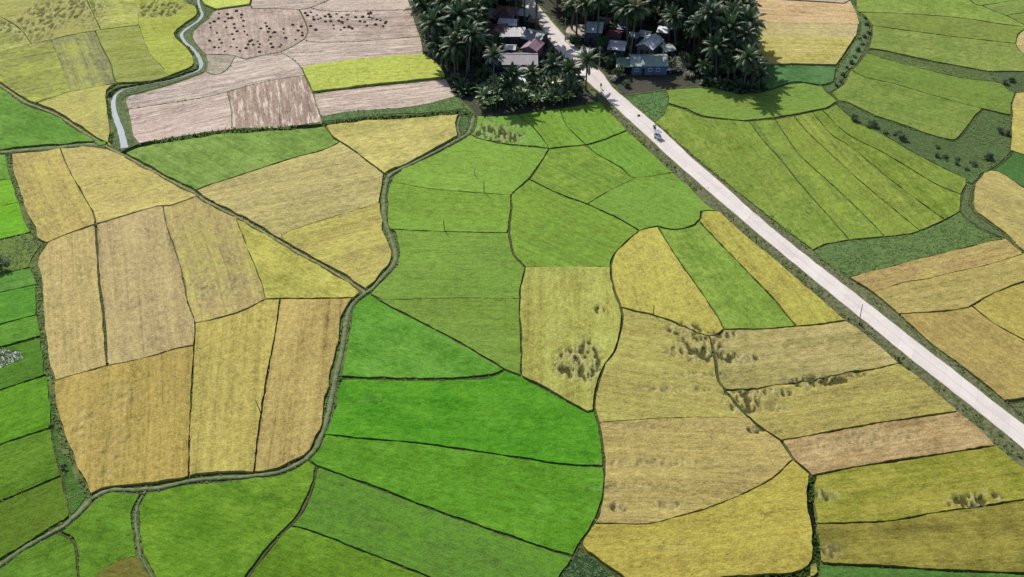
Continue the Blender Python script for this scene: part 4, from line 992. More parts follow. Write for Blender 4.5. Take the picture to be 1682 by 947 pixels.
# embankment: earth slopes from the slab down to the fields
def foot(line, ref, side):
    F = np.array([ground(x, y, .1) for x, y in line]); out = []
    for i in range(NR):
        t = rc[min(i+1, NR-1)]-rc[max(i-1, 0)]; t /= np.linalg.norm(t); nn = np.array([-t[1], t[0]])*side
        best = None
        for a, b in zip(F, F[1:]):
            v = b-a; den = nn[0]*v[1]-nn[1]*v[0]
            if abs(den) < 1e-9: continue
            r_ = a-rc[i]; s_ = (r_[0]*v[1]-r_[1]*v[0])/den; u_ = (r_[0]*nn[1]-r_[1]*nn[0])/den
            if 0 <= u_ <= 1 and s_ > 0 and (best is None or s_ < best): best = s_
        half = np.linalg.norm(ref[i]-rc[i])
        d = best if best is not None and best < half+7 else half+1.6
        out.append(rc[i]+nn*max(d+.15, half+.7))
    return np.array(out)
EL = [l[2] for l in LN if l[1] == 'foot'][0]; ER = [l[2] for l in LN if l[1] == 'foot'][1]
tdir = rc[1]-rc[0]; sideL = 1 if np.dot(rl[0]-rc[0], np.array([-tdir[1], tdir[0]])) > 0 else -1
fl = foot(EL, rl, sideL); fr = foot(ER, rr, -sideL)
mb = MB(); ET = MB()
for ref, ft, sd_ in ((rl, fl, 0), (rr, fr, 1)):
    vs = []; fs = []; K = 6
    for i in range(NR):
        for k in range(K):
            f = k/(K-1); q = ref[i]*(1-f)+ft[i]*f
            z = (rzz[i]-.05)*(1-f)**1.15+.0*f
            if 0 < k < K-1: q = q+RNG.uniform(-.2, .2, 2); z += RNG.uniform(-.12, .14)
            if k == K-1: z = -.03
            vs.append((q[0], q[1], z))
        for _ in range(9 if sd_ == 0 else 8):
            f = RNG.uniform(.12, 1)**.8; q = ref[i]*(1-f)+ft[i]*f+RNG.uniform(-.9, .9, 2)
            if mnoise.noise((q[0]*.2, q[1]*.2, 2)) > -.08: tuft(ET, q[0], q[1], rzz[i]*(1-f)*.9, .2+.3*RNG.uniform(), .35, 5, .3+.3*mnoise.noise((q[0]*.08, q[1]*.08, 5)))
    for i in range(NR-1):
        for k in range(K-1): fs.append((i*K+k, i*K+k+1, (i+1)*K+k+1, (i+1)*K+k))
    mb.add(vs, fs, False)
o = mb.build('embankment', M['bankstone']); bm = bmesh.new(); bm.from_mesh(o.data); bmesh.ops.recalc_face_normals(bm, faces=bm.faces); bm.to_mesh(o.data); bm.free()
tag(o, 'stony earth slopes on both sides of the concrete road', 'embankment', kind='structure')
tag(ET.build('roadside_grass', M['blade']), 'low grass and weeds on the road embankment', 'grass', kind='stuff')
# swept yard beside the road in the village
yp = [(928,52),(934,41),(962,39),(966,52),(960,62),(945,62)]
mb = MB(); mb.add([tuple(G(x, y, .3)) for x, y in yp]+[tuple(G(x, y, .0)) for x, y in yp], [tuple(range(5, -1, -1))]+[(i, (i+1) % 6, 6+(i+1) % 6, 6+i) for i in range(6)])
tag(mb.build('yard', M['yard']), 'pale swept yard beside the road in the village', 'yard', kind='structure')

# ---------------------------------------------------------------- thin air
if HAZE:
    mb = MB(); mb.box((0, 240, CAM_H/2+4), (760, 640, CAM_H+12))
    hz = bpy.data.materials.new('haze_air'); hz.use_nodes = True; nt = hz.node_tree; nt.nodes.clear()
    ho = nt.nodes.new('ShaderNodeOutputMaterial'); pv = nt.nodes.new('ShaderNodeVolumePrincipled'); pv.inputs['Color'].default_value = (.86,.9,1,1); pv.inputs['Density'].default_value = HAZE
    nt.links.new(pv.outputs[0], ho.inputs['Volume'])
    tag(mb.build('haze', hz), 'thin pale haze over the whole plain', 'haze', kind='stuff')
# ---------------------------------------------------------------- palms and other trees
def frond(mb, base, az, el, L_, droop, wid, n=15):
    p = Vector(base); pts = []; d = Vector((math.cos(az)*math.cos(el), math.sin(az)*math.cos(el), math.sin(el)))
    st = L_/n; side0 = Vector((-math.sin(az), math.cos(az), 0)); tw = RNG.uniform(-.35, .35)
    for i in range(n+1):
        pts.append(p.copy()); p = p+d*st; d = (d+Vector((0,0,-droop*(i/n+.25)/n*2.2))).normalized()
    mb.tube(pts[::3], [.05*(1-.8*i/(len(pts[::3])-1)) for i in range(len(pts[::3]))], 3, False)
    v0 = RNG.uniform(0, 1) if RNG.uniform() > .07 else 1.5
    for i in range(2, n+1):
        t = i/n; ll = wid*(math.sin(math.pi*min(1, .12+t*.9))**.6)*(1.0-.25*t)
        a = pts[i-1]; b = pts[i] if i <= n else pts[-1]; fw = (b-a).normalized()
        for s in (1, -1):
            for h_ in (0, .5):
                q = a+(b-a)*h_; sd_ = (side0*s*math.cos(tw)+Vector((0,0,1))*math.sin(tw)*s)
                dr = RNG.uniform(.25, .75)
                tip = q+sd_*ll*.85+fw*ll*.5+Vector((0,0,-dr*ll))
                m_ = q+sd_*ll*.5+fw*ll*.22+Vector((0,0,-dr*ll*.25)); w_ = fw*(.1+.04*RNG.uniform())
                mb.add([q-w_*.5, q+w_*.5, m_+w_, tip, m_-w_], [(0,1,2,4),(4,2,3)], a=min(1, max(0, v0*.55+RNG.uniform(0, .25))))
def palm_meshes(h, seed, R=4.0, nf=23):
    rs = np.random.RandomState(seed); lean = rs.uniform(0, 6.28); k = rs.uniform(.0, .09)*h
    T = MB(); n = 9; pts = []
    for i in range(n+1):
        t = i/n; pts.append((math.cos(lean)*k*t*t, math.sin(lean)*k*t*t, h*t))
    T.tube(pts, [.17+.13*(1-i/n)**3+.012*(i % 2) for i in range(n+1)], 8)
    C_ = MB(); top = pts[-1]
    for i in range(nf):
        f = i/nf; az = i*2.39996+rs.uniform(-.2, .2); el = math.radians(82-108*f**.85+rs.uniform(-7, 7))
        frond(C_, (top[0]+.12*math.cos(az), top[1]+.12*math.sin(az), h+.15-.3*f), az, el, R*(1.0+.2*(1-abs(f-.4)))*rs.uniform(.9, 1.1), rs.uniform(.7, 1.25)*(1.1-.3*f), 1.05*R/4)
    for i in range(7):          # nuts under the crown
        a = rs.uniform(0, 6.28); C_.lathe([(.0,-.14),(.11,-.06),(.12,.02),(.07,.11),(0,.14)], (top[0]+.3*math.cos(a), top[1]+.3*math.sin(a), h-.25-.2*rs.uniform()), 6)
    return T.mesh('trunk'), C_.mesh('crown')
def plant(name, parts, x, y, z=0.0, rz=0.0, s=1.0, label=None, cat=None, group=None):
    r = empty(name, (x, y, z), rz); r.scale = (s, s, s)
    for pn, me, mats in parts:
        o = bpy.data.objects.new(pn, me); COL.objects.link(o); o.parent = r
        if not me.materials:
            for m in mats: me.materials.append(m)
    return tag(r, label, cat, group)
PALMS = []
for k, h in enumerate((6.5, 8.5, 10, 11.5, 13, 14.5, 9.2, 12.2)):
    t, c = palm_meshes(h, 20+k, 3.5+.35*(k % 4), 22+2*(k % 5)); PALMS.append((h, [('trunk', t, [M['trunk']]), ('crown', c, [M['palm']])]))
def crown_tree(seed, h, rad, nleaf, leaf=.3, trunk=.2, clumps=9, leafmat='leaf'):
    rs = np.random.RandomState(seed); T = MB(); C_ = MB(); base = h*.35
    T.tube([(0,0,-.1),(rs.uniform(-.1,.1),rs.uniform(-.1,.1),base*.6),(rs.uniform(-.2,.2),rs.uniform(-.2,.2),base),(0,0,h*.7)], [trunk,trunk*.8,trunk*.6,trunk*.2], 7)
    cl = []
    for i in range(clumps):
        a = rs.uniform(0, 6.28); r = rad*math.sqrt(rs.uniform(0, 1))*.75; z = base+(h-base)*rs.uniform(.1, .95)*(1-.35*(r/rad))
        c = np.array([r*math.cos(a), r*math.sin(a), z]); cl.append((c, rad*rs.uniform(.25, .5)))
        T.tube([(0,0,base*rs.uniform(.6,1.1)), tuple(c*.5+np.array([0,0,base*.4])), tuple(c)], [trunk*.4, trunk*.25, trunk*.08], 5)
    for i in range(nleaf):
        c, r = cl[rs.randint(len(cl))]; d = rs.normal(size=3); d /= np.linalg.norm(d); p = c+d*r*rs.uniform(.55, 1.1)*np.array([1,1,.75])
        u = rs.normal(size=3); u /= np.linalg.norm(u); v = np.cross(u, d+.5*rs.normal(size=3)); v /= max(1e-6, np.linalg.norm(v)); l = leaf*rs.uniform(.6, 1.3)
        C_.add([p-v*l*.35, p+u*l*.6, p+v*l*.35, p-u*l*.6], [(0,1,2,3)], a=rs.uniform(0, 1))
    return [('trunk', T.mesh('trunk'), [M['bark']]), ('crown', C_.mesh('crown'), [M[leafmat]])]
TREES = [crown_tree(50+i, h, r, n, .34, .22, 11) for i, (h, r, n) in enumerate(((6.5,2.6,2600),(8,3.1,3200),(5,2.2,2000)))]
BUSH = [crown_tree(70+i, h, r, n, .24, .06, 9, lm) for i, (h, r, n, lm) in enumerate(((1.7,1.5,1000,'scrub'),(1.3,1.2,800,'scrub'),(2.2,1.4,1000,'leaf'),(2.0,1.7,1100,'pale'),(2.6,2.3,1500,'scrub')))]
def banana(seed, h):
    rs = np.random.RandomState(seed); T = MB(); C_ = MB()
    T.tube([(0,0,-.1),(.05,0,h*.3),(.08,.03,h*.6)], [.17,.14,.08], 7)
    for i in range(9):
        az = i*2.4+rs.uniform(-.3,.3); el = math.radians(rs.uniform(25, 80)); p = Vector((.08,.03,h*.58)); d = Vector((math.cos(az)*math.cos(el), math.sin(az)*math.cos(el), math.sin(el))); sd_ = Vector((-math.sin(az), math.cos(az), 0)); vs = []; v0 = rs.uniform(0,1)
        n = 7; L_ = h*rs.uniform(.55, .8)
        for k in range(n+1):
            w_ = .34*math.sin(math.pi*min(1,.12+.88*k/n))**.7+.02
            vs += [p+sd_*w_+Vector((0,0,-.12*w_)), p.copy(), p-sd_*w_+Vector((0,0,-.12*w_))]; p = p+d*(L_/n); d = (d+Vector((0,0,-.30*(k+1)/n))).normalized()
        C_.add(vs, [(3*k+j, 3*k+j+1, 3*k+4+j, 3*k+3+j) for k in range(n) for j in (0, 1)], True, a=v0)
    return [('stem', T.mesh('stem'), [M['banana']]), ('leaves', C_.mesh('leaves'), [M['banana']])]
BAN = [banana(90+i, h) for i, h in enumerate((3.2, 4.0, 2.6))]
# what stays visible between the crowns: roofs, the road, the open shade
HOUSES = [
 # cx, base y (picture), width, depth, wall height, turn, roof kind, roof colours, wall colour, name, label, extras
 (1066,123,9.8,6.6,3.0,0,'gable',(150,166,158),(120,138,134),(78,100,136),'house','blue walled house with a grey green gable roof in the right grove','porch'),
 (1068,94,4.6,6.8,3.0,-30,'gable_y',(226,228,230),(170,172,176),(120,116,110),'house','house with a bright white pitched roof behind the blue house',''),
 (976,73,4.2,5.0,4.0,-8,'shed',(222,224,232),(190,194,204),(84,86,96),'house','tall dark walled house with a white flat roof near the swept yard',''),
 (1014,93,4.2,4.2,2.3,-12,'shed',(222,218,220),(180,178,180),(110,104,100),'hut','low hut with a white roof left of the grey green roofed house',''),
 (1089,66,2.6,2.6,2.6,-15,'shed',(216,218,222),(170,172,176),(96,96,100),'hut','tiny white roofed hut among dark palms behind the white pitched roof',''),
 (1096,95,2.8,3.6,2.4,20,'gable',(206,208,206),(150,152,150),(100,100,100),'hut','small hut with a pale gable roof right of the white pitched roof',''),
 (1010,73,3.4,3.6,2.6,-20,'gable',(136,84,92),(110,64,72),(110,84,80),'hut','small hut with a dull red gable roof in the right grove',''),
 (1025,62,3.0,3.2,2.8,-10,'shed',(60,92,150),(48,70,120),(70,80,100),'hut','small hut under a blue roof sheet in the right grove',''),
 (879,82,5.4,6.0,3.2,-24,'gable',(122,142,148),(104,122,128),(64,64,72),'house','house with a grey teal gable roof beside the upper road',''),
 (842,74,6.6,4.2,2.9,0,'shed',(176,172,178),(140,138,146),(76,76,84),'house','long low house with a pale grey roof left of the teal roofed house',''),
 (818,70,5.6,6.0,3.0,5,'hip',(102,66,82),(84,54,66),(72,62,62),'house','house with a dark wine red hipped roof in the left grove',''),
 (834,55,5.0,3.0,2.8,-10,'shed',(220,220,230),(180,180,190),(86,84,92),'shed','narrow shed with a white strip roof behind the wine red roof',''),
 (830,44,5.6,7.0,3.2,-12,'hip',(124,88,100),(100,70,80),(90,78,78),'house','house with a mauve red hipped roof at the top of the left grove',''),
 (810,36,1.8,3.0,2.4,-14,'shed',(232,234,244),(210,212,220),(120,120,130),'shed','tiny lean to with a bright white roof beside the mauve red roof',''),
 (854,120,9.2,6.6,2.9,0,'gable',(146,136,142),(120,112,122),(76,78,88),'house','wide house with a mauve grey gable roof in the left grove','lower'),
 (875,100,4.2,5.0,3.6,-24,'gable_y',(166,126,140),(140,104,120),(118,100,110),'house','house with a pink gable roof behind the mauve grey house',''),
 (816,116,3.2,3.4,3.0,0,'shed',(98,104,146),(76,82,120),(58,70,110),'hut','small hut with blue sheet walls left of the mauve grey house',''),
 (850,142,3.4,2.0,1.9,0,'shed',(218,218,222),(180,180,186),(90,90,90),'shed','low shed with a white roof strip in front of the mauve grey house',''),
 (860,38,2.8,3.0,2.6,-20,'shed',(196,198,206),(150,152,160),(84,84,92),'hut','small pale roofed hut between the mauve red roof and the upper road',''),
 (803,106,2.6,2.6,2.4,8,'shed',(186,188,196),(140,142,150),(80,82,90),'hut','small grey roofed hut at the left end of the left grove houses',''),
 (838,92,2.6,2.4,2.3,-5,'gable',(196,192,192),(150,146,148),(96,92,92),'hut','tiny pale gable hut in front of the long grey roof',''),
 (964,97,2.8,2.6,2.3,-15,'gable',(190,186,182),(150,144,140),(100,94,90),'hut','tiny hut with a pale gable roof below the dark walled house',''),
 (1058,72,2.6,2.6,2.5,-24,'shed',(224,226,230),(180,184,190),(100,100,104),'hut','small white roofed hut touching the shade behind the white pitched roof',''),
 (1080,80,2.2,2.4,2.3,10,'shed',(150,92,84),(116,70,64),(96,84,78),'hut','tiny rust red roofed hut right behind the white pitched roof',''),
 (949,131,2.2,1.8,1.7,-15,'shed',(214,206,206),(170,160,160),(130,110,104),'hut','tiny stall with a pale roof at the left verge of the road',''),
 (1043,74,2.4,3.0,2.6,-28,'gable',(180,182,190),(140,142,150),(90,90,96),'hut','small grey roofed hut left of the white pitched roof',''),
 (1100,60,2.6,2.6,2.6,10,'shed',(200,202,206),(160,162,168),(90,90,96),'hut','small pale roofed hut deep among the palms at the upper right of the village',''),
 (992,50,2.6,3.0,2.6,-20,'gable',(150,146,150),(118,112,116),(80,78,84),'hut','small grey gable hut behind the tall dark walled house',''),
 (876,48,2.4,2.4,2.4,-20,'hip',(128,100,90),(100,76,66),(96,78,68),'hut','small brown thatched hut at the edge of the upper road',''),
]
BOX = []                        # picture boxes kept free of crowns
for (cx, by, w_, d_, h_, *_r) in HOUSES:
    k = ppm(by); hp = w_*k/2; BOX.append((cx-hp-2, by-h_*k*.88-d_*k*.5-3, cx+hp+2, by-(4 if by > 90 else 8)))
BOX += [(1035,100,1096,124),(930,40,962,60),(951,124,1000,152),(1000,120,1036,158)]
RVIS = [(868,5),(880,25),(893,40),(906,52),(918,66),(926,78)]
def grove_ok(px, py, top, cr):
    for x0, y0, x1, y1 in BOX:
        if x0-cr*.55 < px < x1+cr*.55 and y0-cr*.45 < top < y1+cr*.45: return False
    for x, y in RVIS:
        if math.hypot(px-x, (top-y)*1.1) < cr+6: return False
    return True
LP_ = np.array([(676,-42),(688,20),(702,74),(716,98),(742,130),(782,183),(860,180),(975,163),(948,130),(915,92),(890,60),(872,38),(846,-10),(838,-42)], float)
RP_ = np.array([(880,-42),(900,12),(935,50),(965,84),(1000,118),(1030,152),(1092,141),(1162,136),(1215,147),(1252,142),(1240,100),(1226,60),(1196,10),(1184,-42)], float)
FOOT = [(cx, by, w_*ppm(by)/2+3, d_*ppm(by)*.5+2) for (cx, by, w_, d_, *_r) in HOUSES]
def clear_foot(px, py):
    if min(np.hypot(rc[:,0]-G(px,py).x, rc[:,1]-G(px,py).y)) < 4.2: return False
    return not any(abs(px-cx) < a and by-b < py < by+5 for cx, by, a, b in FOOT)
placed = []; EDGE = []
def try_palm(px, py, k, label, group, force=False, mind=3.6, s=1.0):
    h, parts = PALMS[k]; q = G(px, py); top = py-h*s*ppm(py)*.87; cr = 3.6*ppm(py)
    if not force:
        if any((q.x-a)**2+(q.y-b)**2 < mind*mind for a, b in placed): return False
        if not clear_foot(px, py) or not grove_ok(px, py, top, cr): return False
    placed.append((q.x, q.y))
    s *= RNG.uniform(.86, 1.16); r = plant('coconut_palm', parts, q.x, q.y, 0, RNG.uniform(0, 6.28), s, label, 'palm tree', group); r.rotation_euler.x = RNG.uniform(-.09, .09); r.rotation_euler.y = RNG.uniform(-.09, .09); return True
# palms one can single out
try_palm(962,148,6,'lone coconut palm standing over the road where it enters the village','palms at the village road',True)
try_palm(903,152,1,'bushy coconut palm left of the road in front of the pink gable','palms at the village road',True,s=.95)
try_palm(876,150,0,'low coconut palm between the mauve grey house and the road','palms at the village road',True)
try_palm(928,140,0,'low coconut palm right at the left verge of the village road','palms at the village road',True,s=.9)
try_palm(938,152,1,'slender coconut palm by the low shrubs left of the road bend','palms at the village road',True,s=.8)
try_palm(1246,150,0,'short coconut palm at the outer right corner of the grove','palms at the outer corner of the right grove',True,s=.85)
try_palm(1236,147,1,'coconut palm behind the short corner palm of the right grove','palms at the outer corner of the right grove',True)
try_palm(1222,148,3,'tall coconut palm leaning over the field at the right grove edge','palms at the outer corner of the right grove',True)
try_palm(1157,136,0,'small coconut palm with a bare trunk standing in the open shade','palms at the outer corner of the right grove',True,s=.85)
try_palm(833,176,0,'short coconut palm at the lower edge of the left grove','palms at the lower edge of the left grove',True,s=.9)
try_palm(846,170,1,'coconut palm casting the star shaped shadow below the left grove','palms at the lower edge of the left grove',True,s=.95)
try_palm(810,166,5,'tall coconut palm rising over the banana thicket','palms at the lower edge of the left grove',True)
for (x, y) in ((1160,139),(1172,140),(1184,142),(1196,144),(1208,146),(1215,149),(1226,150),(1238,150),(1250,146),(1244,136),(1250,128),(1242,112)):
    q = G(x, y); placed.append((q.x, q.y)); EDGE.append((x, y))
for (x, y, k) in ((1205,142,4),(1188,138,3),(1215,120,4),(1228,118,2),(1225,95,2),(1218,72,2),(1208,50,1),(1200,30,1),(1240,128,6),(1176,128,2),(1196,110,3),(1180,96,4),(1196,80,3),(1186,60,4),(1190,20,0),(1170,110,5),(1150,60,5),(1160,84,4)):
    try_palm(x, y, k, 'coconut palm in the thick right flank of the grove above the green field', 'palms on the right flank of the grove', False, 2.2)
lab_l, lab_r = ('coconut palm crowded in the dense grove left of the village road', 'palms of the left grove'), ('coconut palm among the houses right of the village road', 'palms of the right grove')
cnt = [0, 0]
for poly, sel, target in ((LP_, 0, 125), (RP_, 1, 115)):
    lo, hi = poly.min(0), poly.max(0); tries = 0
    while cnt[sel] < target and tries < 12000:
        tries += 1; p = RNG.uniform(lo, hi)
        if not inside(poly, p[None])[0]: continue
        if sel == 0 and p[1] > 132 and p[0] > 745: continue            # open shade and banana thicket
        if sel == 1 and 1000 < p[0] < 1150 and p[1] > 98: continue
        if try_palm(p[0], p[1], int(RNG.choice([0,1,1,2,3,4,6,6,7,5])), *(lab_l if sel == 0 else lab_r), False, 2.5): cnt[sel] += 1
print('palms', cnt)

def spot(parts, name, px, py, s, label, cat, group=None, z=0.0):
    q = G(px, py); return plant(name, parts, q.x, q.y, z, RNG.uniform(0, 6.28), s, label, cat, group)
n_u = 0
YOUNG = []
for i in range(3):
    C_ = MB()
    for k in range(13):
        f = k/13; frond(C_, (0,0,.25), k*2.4+.3*i, math.radians(80-62*f), (2.7,3.3,2.3)[i], 1.1, .75, 11)
    T = MB(); T.tube([(0,0,-.05),(0,0,.35)], [.2,.15], 7); YOUNG.append([('trunk', T.mesh('trunk'), [M['trunk']]), ('crown', C_.mesh('crown'), [M['palm']])])
for poly, lb, gl in ((LP_, 'stemless young palm in the undergrowth of the left grove', 'young palms of the left grove'), (RP_, 'stemless young palm in the undergrowth of the right grove', 'young palms of the right grove')):
    lo, hi = poly.min(0), poly.max(0); n_u = 0
    for _ in range(1500):
        p = RNG.uniform(lo, hi)
        if not inside(poly, p[None])[0] or not clear_foot(*p): continue
        if (p[1] > 128 and 1000 < p[0] < 1160) or (p[1] > 150 and p[0] < 990 and p[0] > 770): continue
        q = G(*p)
        if any((q.x-a)**2+(q.y-b)**2 < 3.2 for a, b in placed) or not grove_ok(p[0], p[1], p[1]-8, 9): continue
        placed.append((q.x, q.y)); n_u += 1
        spot(YOUNG[RNG.randint(3)], 'young_palm', p[0], p[1], RNG.uniform(.75, 1.25), lb, 'palm', gl)
        if n_u > 90: break
for x, y in EDGE: spot(YOUNG[RNG.randint(3)], 'young_palm', x, y, RNG.uniform(1.0, 1.5), 'stemless young palm along the outer foot of the right grove', 'palm', 'young palms at the foot of the right grove')
n_b = 0
for _ in range(900):            # banana thicket along the lower edge of the left grove
    x = RNG.uniform(788, 940); y = RNG.uniform(146, 185-(x-788)*.085)
    q = G(x, y)
    if any((q.x-a)**2+(q.y-b)**2 < 2.2 for a, b in placed) or not clear_foot(x, y): continue
    placed.append((q.x, q.y)); n_b += 1
    spot(BAN[RNG.randint(3)], 'banana_plant', x, y, RNG.uniform(.8, 1.15), 'banana plant in the thicket along the lower edge of the left grove', 'banana plant', 'banana plants below the left grove')
    if n_b > 75: break
for i, (x, y, k, s, lb) in enumerate([(806,170,2,.8,'round dark broadleaf tree in the banana thicket nearest the ditch corner'),(862,172,2,.85,'broadleaf tree in the middle of the banana thicket'),(905,170,0,.75,'dense broadleaf tree right of the banana thicket'),(925,160,2,.9,'dark broadleaf tree near the road bend'),(950,160,2,.7,'low broadleaf tree at the foot of the road embankment'),(944,78,2,.8,'broadleaf tree between the road and the dark walled house'),(990,88,0,.9,'broadleaf tree beside the low white roofed hut'),(1000,112,2,.8,'grey green broadleaf tree near the road right of the village entrance'),(1015,128,2,.8,'scruffy broadleaf tree left of the blue house'),(1045,60,1,1.0,'tall broadleaf tree behind the white pitched roof'),(800,90,1,1.0,'broadleaf tree beside the wine red roof'),(796,130,2,.9,'broadleaf tree in the open shade of the left grove'),(1128,112,0,.9,'light broadleaf tree right of the blue house'),(728,70,1,1.1,'rounded broadleaf tree among the palms of the left grove nearest the brown field'),(758,110,0,1.0,'broadleaf tree at the lower end of the left palm mass'),(775,40,1,1.2,'large broadleaf crown in the upper middle of the left grove'),(1148,100,0,1.0,'broadleaf tree at the inner side of the right palm mass'),(1172,60,1,1.1,'broadleaf crown halfway up the right palm mass'),(1110,30,1,1.2,'broadleaf crown near the top edge right of the white roofs')]):
    spot(TREES[k], 'broadleaf_tree', x, y, s, lb, 'tree', 'broadleaf trees in the village')
for i, (x, y, k, s, lb) in enumerate([(1112,108,3,1.5,'pale flowering shrub right of the blue house'),(1122,118,3,1.5,'second pale shrub further right in the open shade'),(1130,128,3,1.1,'smallest pale shrub at the front of the open shade'),(1028,142,0,1.0,'scrubby bush at the right verge where the road leaves the grove'),(1008,132,3,1.0,'pale grey bush by the right verge near the pedestrian'),(1020,126,3,.9,'pale bush in front of the porch roof'),(936,66,3,1.1,'brownish pale bush at the swept yard'),(948,68,0,1.0,'green bush at the corner of the swept yard'),(845,84,0,1.1,'bush in the gap in front of the pale grey roof'),(824,88,2,1.2,'dark bush in front of the wine red roofed house'),(832,90,3,.8,'pale bush between the dark bushes left of the long house'),(968,98,4,.8,'spreading bush below the dark walled house')]):
    spot(BUSH[k], 'bush', x, y, s, lb, 'bush', 'bushes in the village')
# bushes along the ditches out in the fields
spot(BUSH[4], 'bush', 2, 440, 1.25, 'round grey green bush at the left edge of the picture', 'bush')
for i, (x, y, k, s) in enumerate([(1424,42,0,1.0),(1427,55,1,1.1),(1419,62,0,1.0),(1416,74,1,1.0),(1410,84,0,1.1),(1403,94,1,1.0),(1397,104,0,1.1),(1391,112,1,.9),(1385,124,0,1.0),(1380,134,1,1.0),(1373,142,0,.8),(1412,66,2,.7),(1421,30,1,.9)]):
    spot(BUSH[k], 'bush', x, y, s*.62, 'low bush in the row along the ditch beside the yellow field at the upper right', 'bush', 'bushes along the upper right ditch')
for i, (x, y, k, s, lb) in enumerate([(1652,138,4,.6,'wider scrub bush in the dark corner at the right edge'),(1660,134,0,.8,'small scrub bush beside the wider one at the right edge'),(1640,218,4,.6,'wider bush in the notch of weeds at the upper right'),(1655,222,0,.8,'small bush beside the wider one in the weed notch'),(1625,262,0,1.0,'bush at the junction of weed band and golden field')]):
    spot(BUSH[k], 'bush', x, y, s, lb, 'bush', 'scrub at the right edge')
for i in range(20):
    f = RNG.uniform(0, 1); x = 1400+f*200; y = 192+f*84+RNG.uniform(-9, 9)
    spot(BUSH[int(RNG.choice([0,1,4]))], 'bush', x, y, RNG.uniform(.35, .75), 'low scrub bush in the broad weedy band above the green fan', 'bush', 'scrub in the weedy band')
spot(BUSH[2], 'bush', 105, 772, .6, 'small dark bush on the bund beside the narrow weedy wedge', 'bush')
spot(BUSH[0], 'bush', 85, 702, .45, 'tiny bush where a bund meets the streaked ochre field', 'bush')
spot(BUSH[2], 'bush', 156, 372, .32, 'tiny dark shrub at the crossing of two bunds in the ripe block', 'bush')
spot(BUSH[2], 'bush', 176, 600, .36, 'tiny dark shrub at the bund corner above the streaked field', 'bush')
spot(BUSH[2], 'bush', 1476, 594, .5, 'small green bush at the foot of the road embankment', 'bush', z=.1)
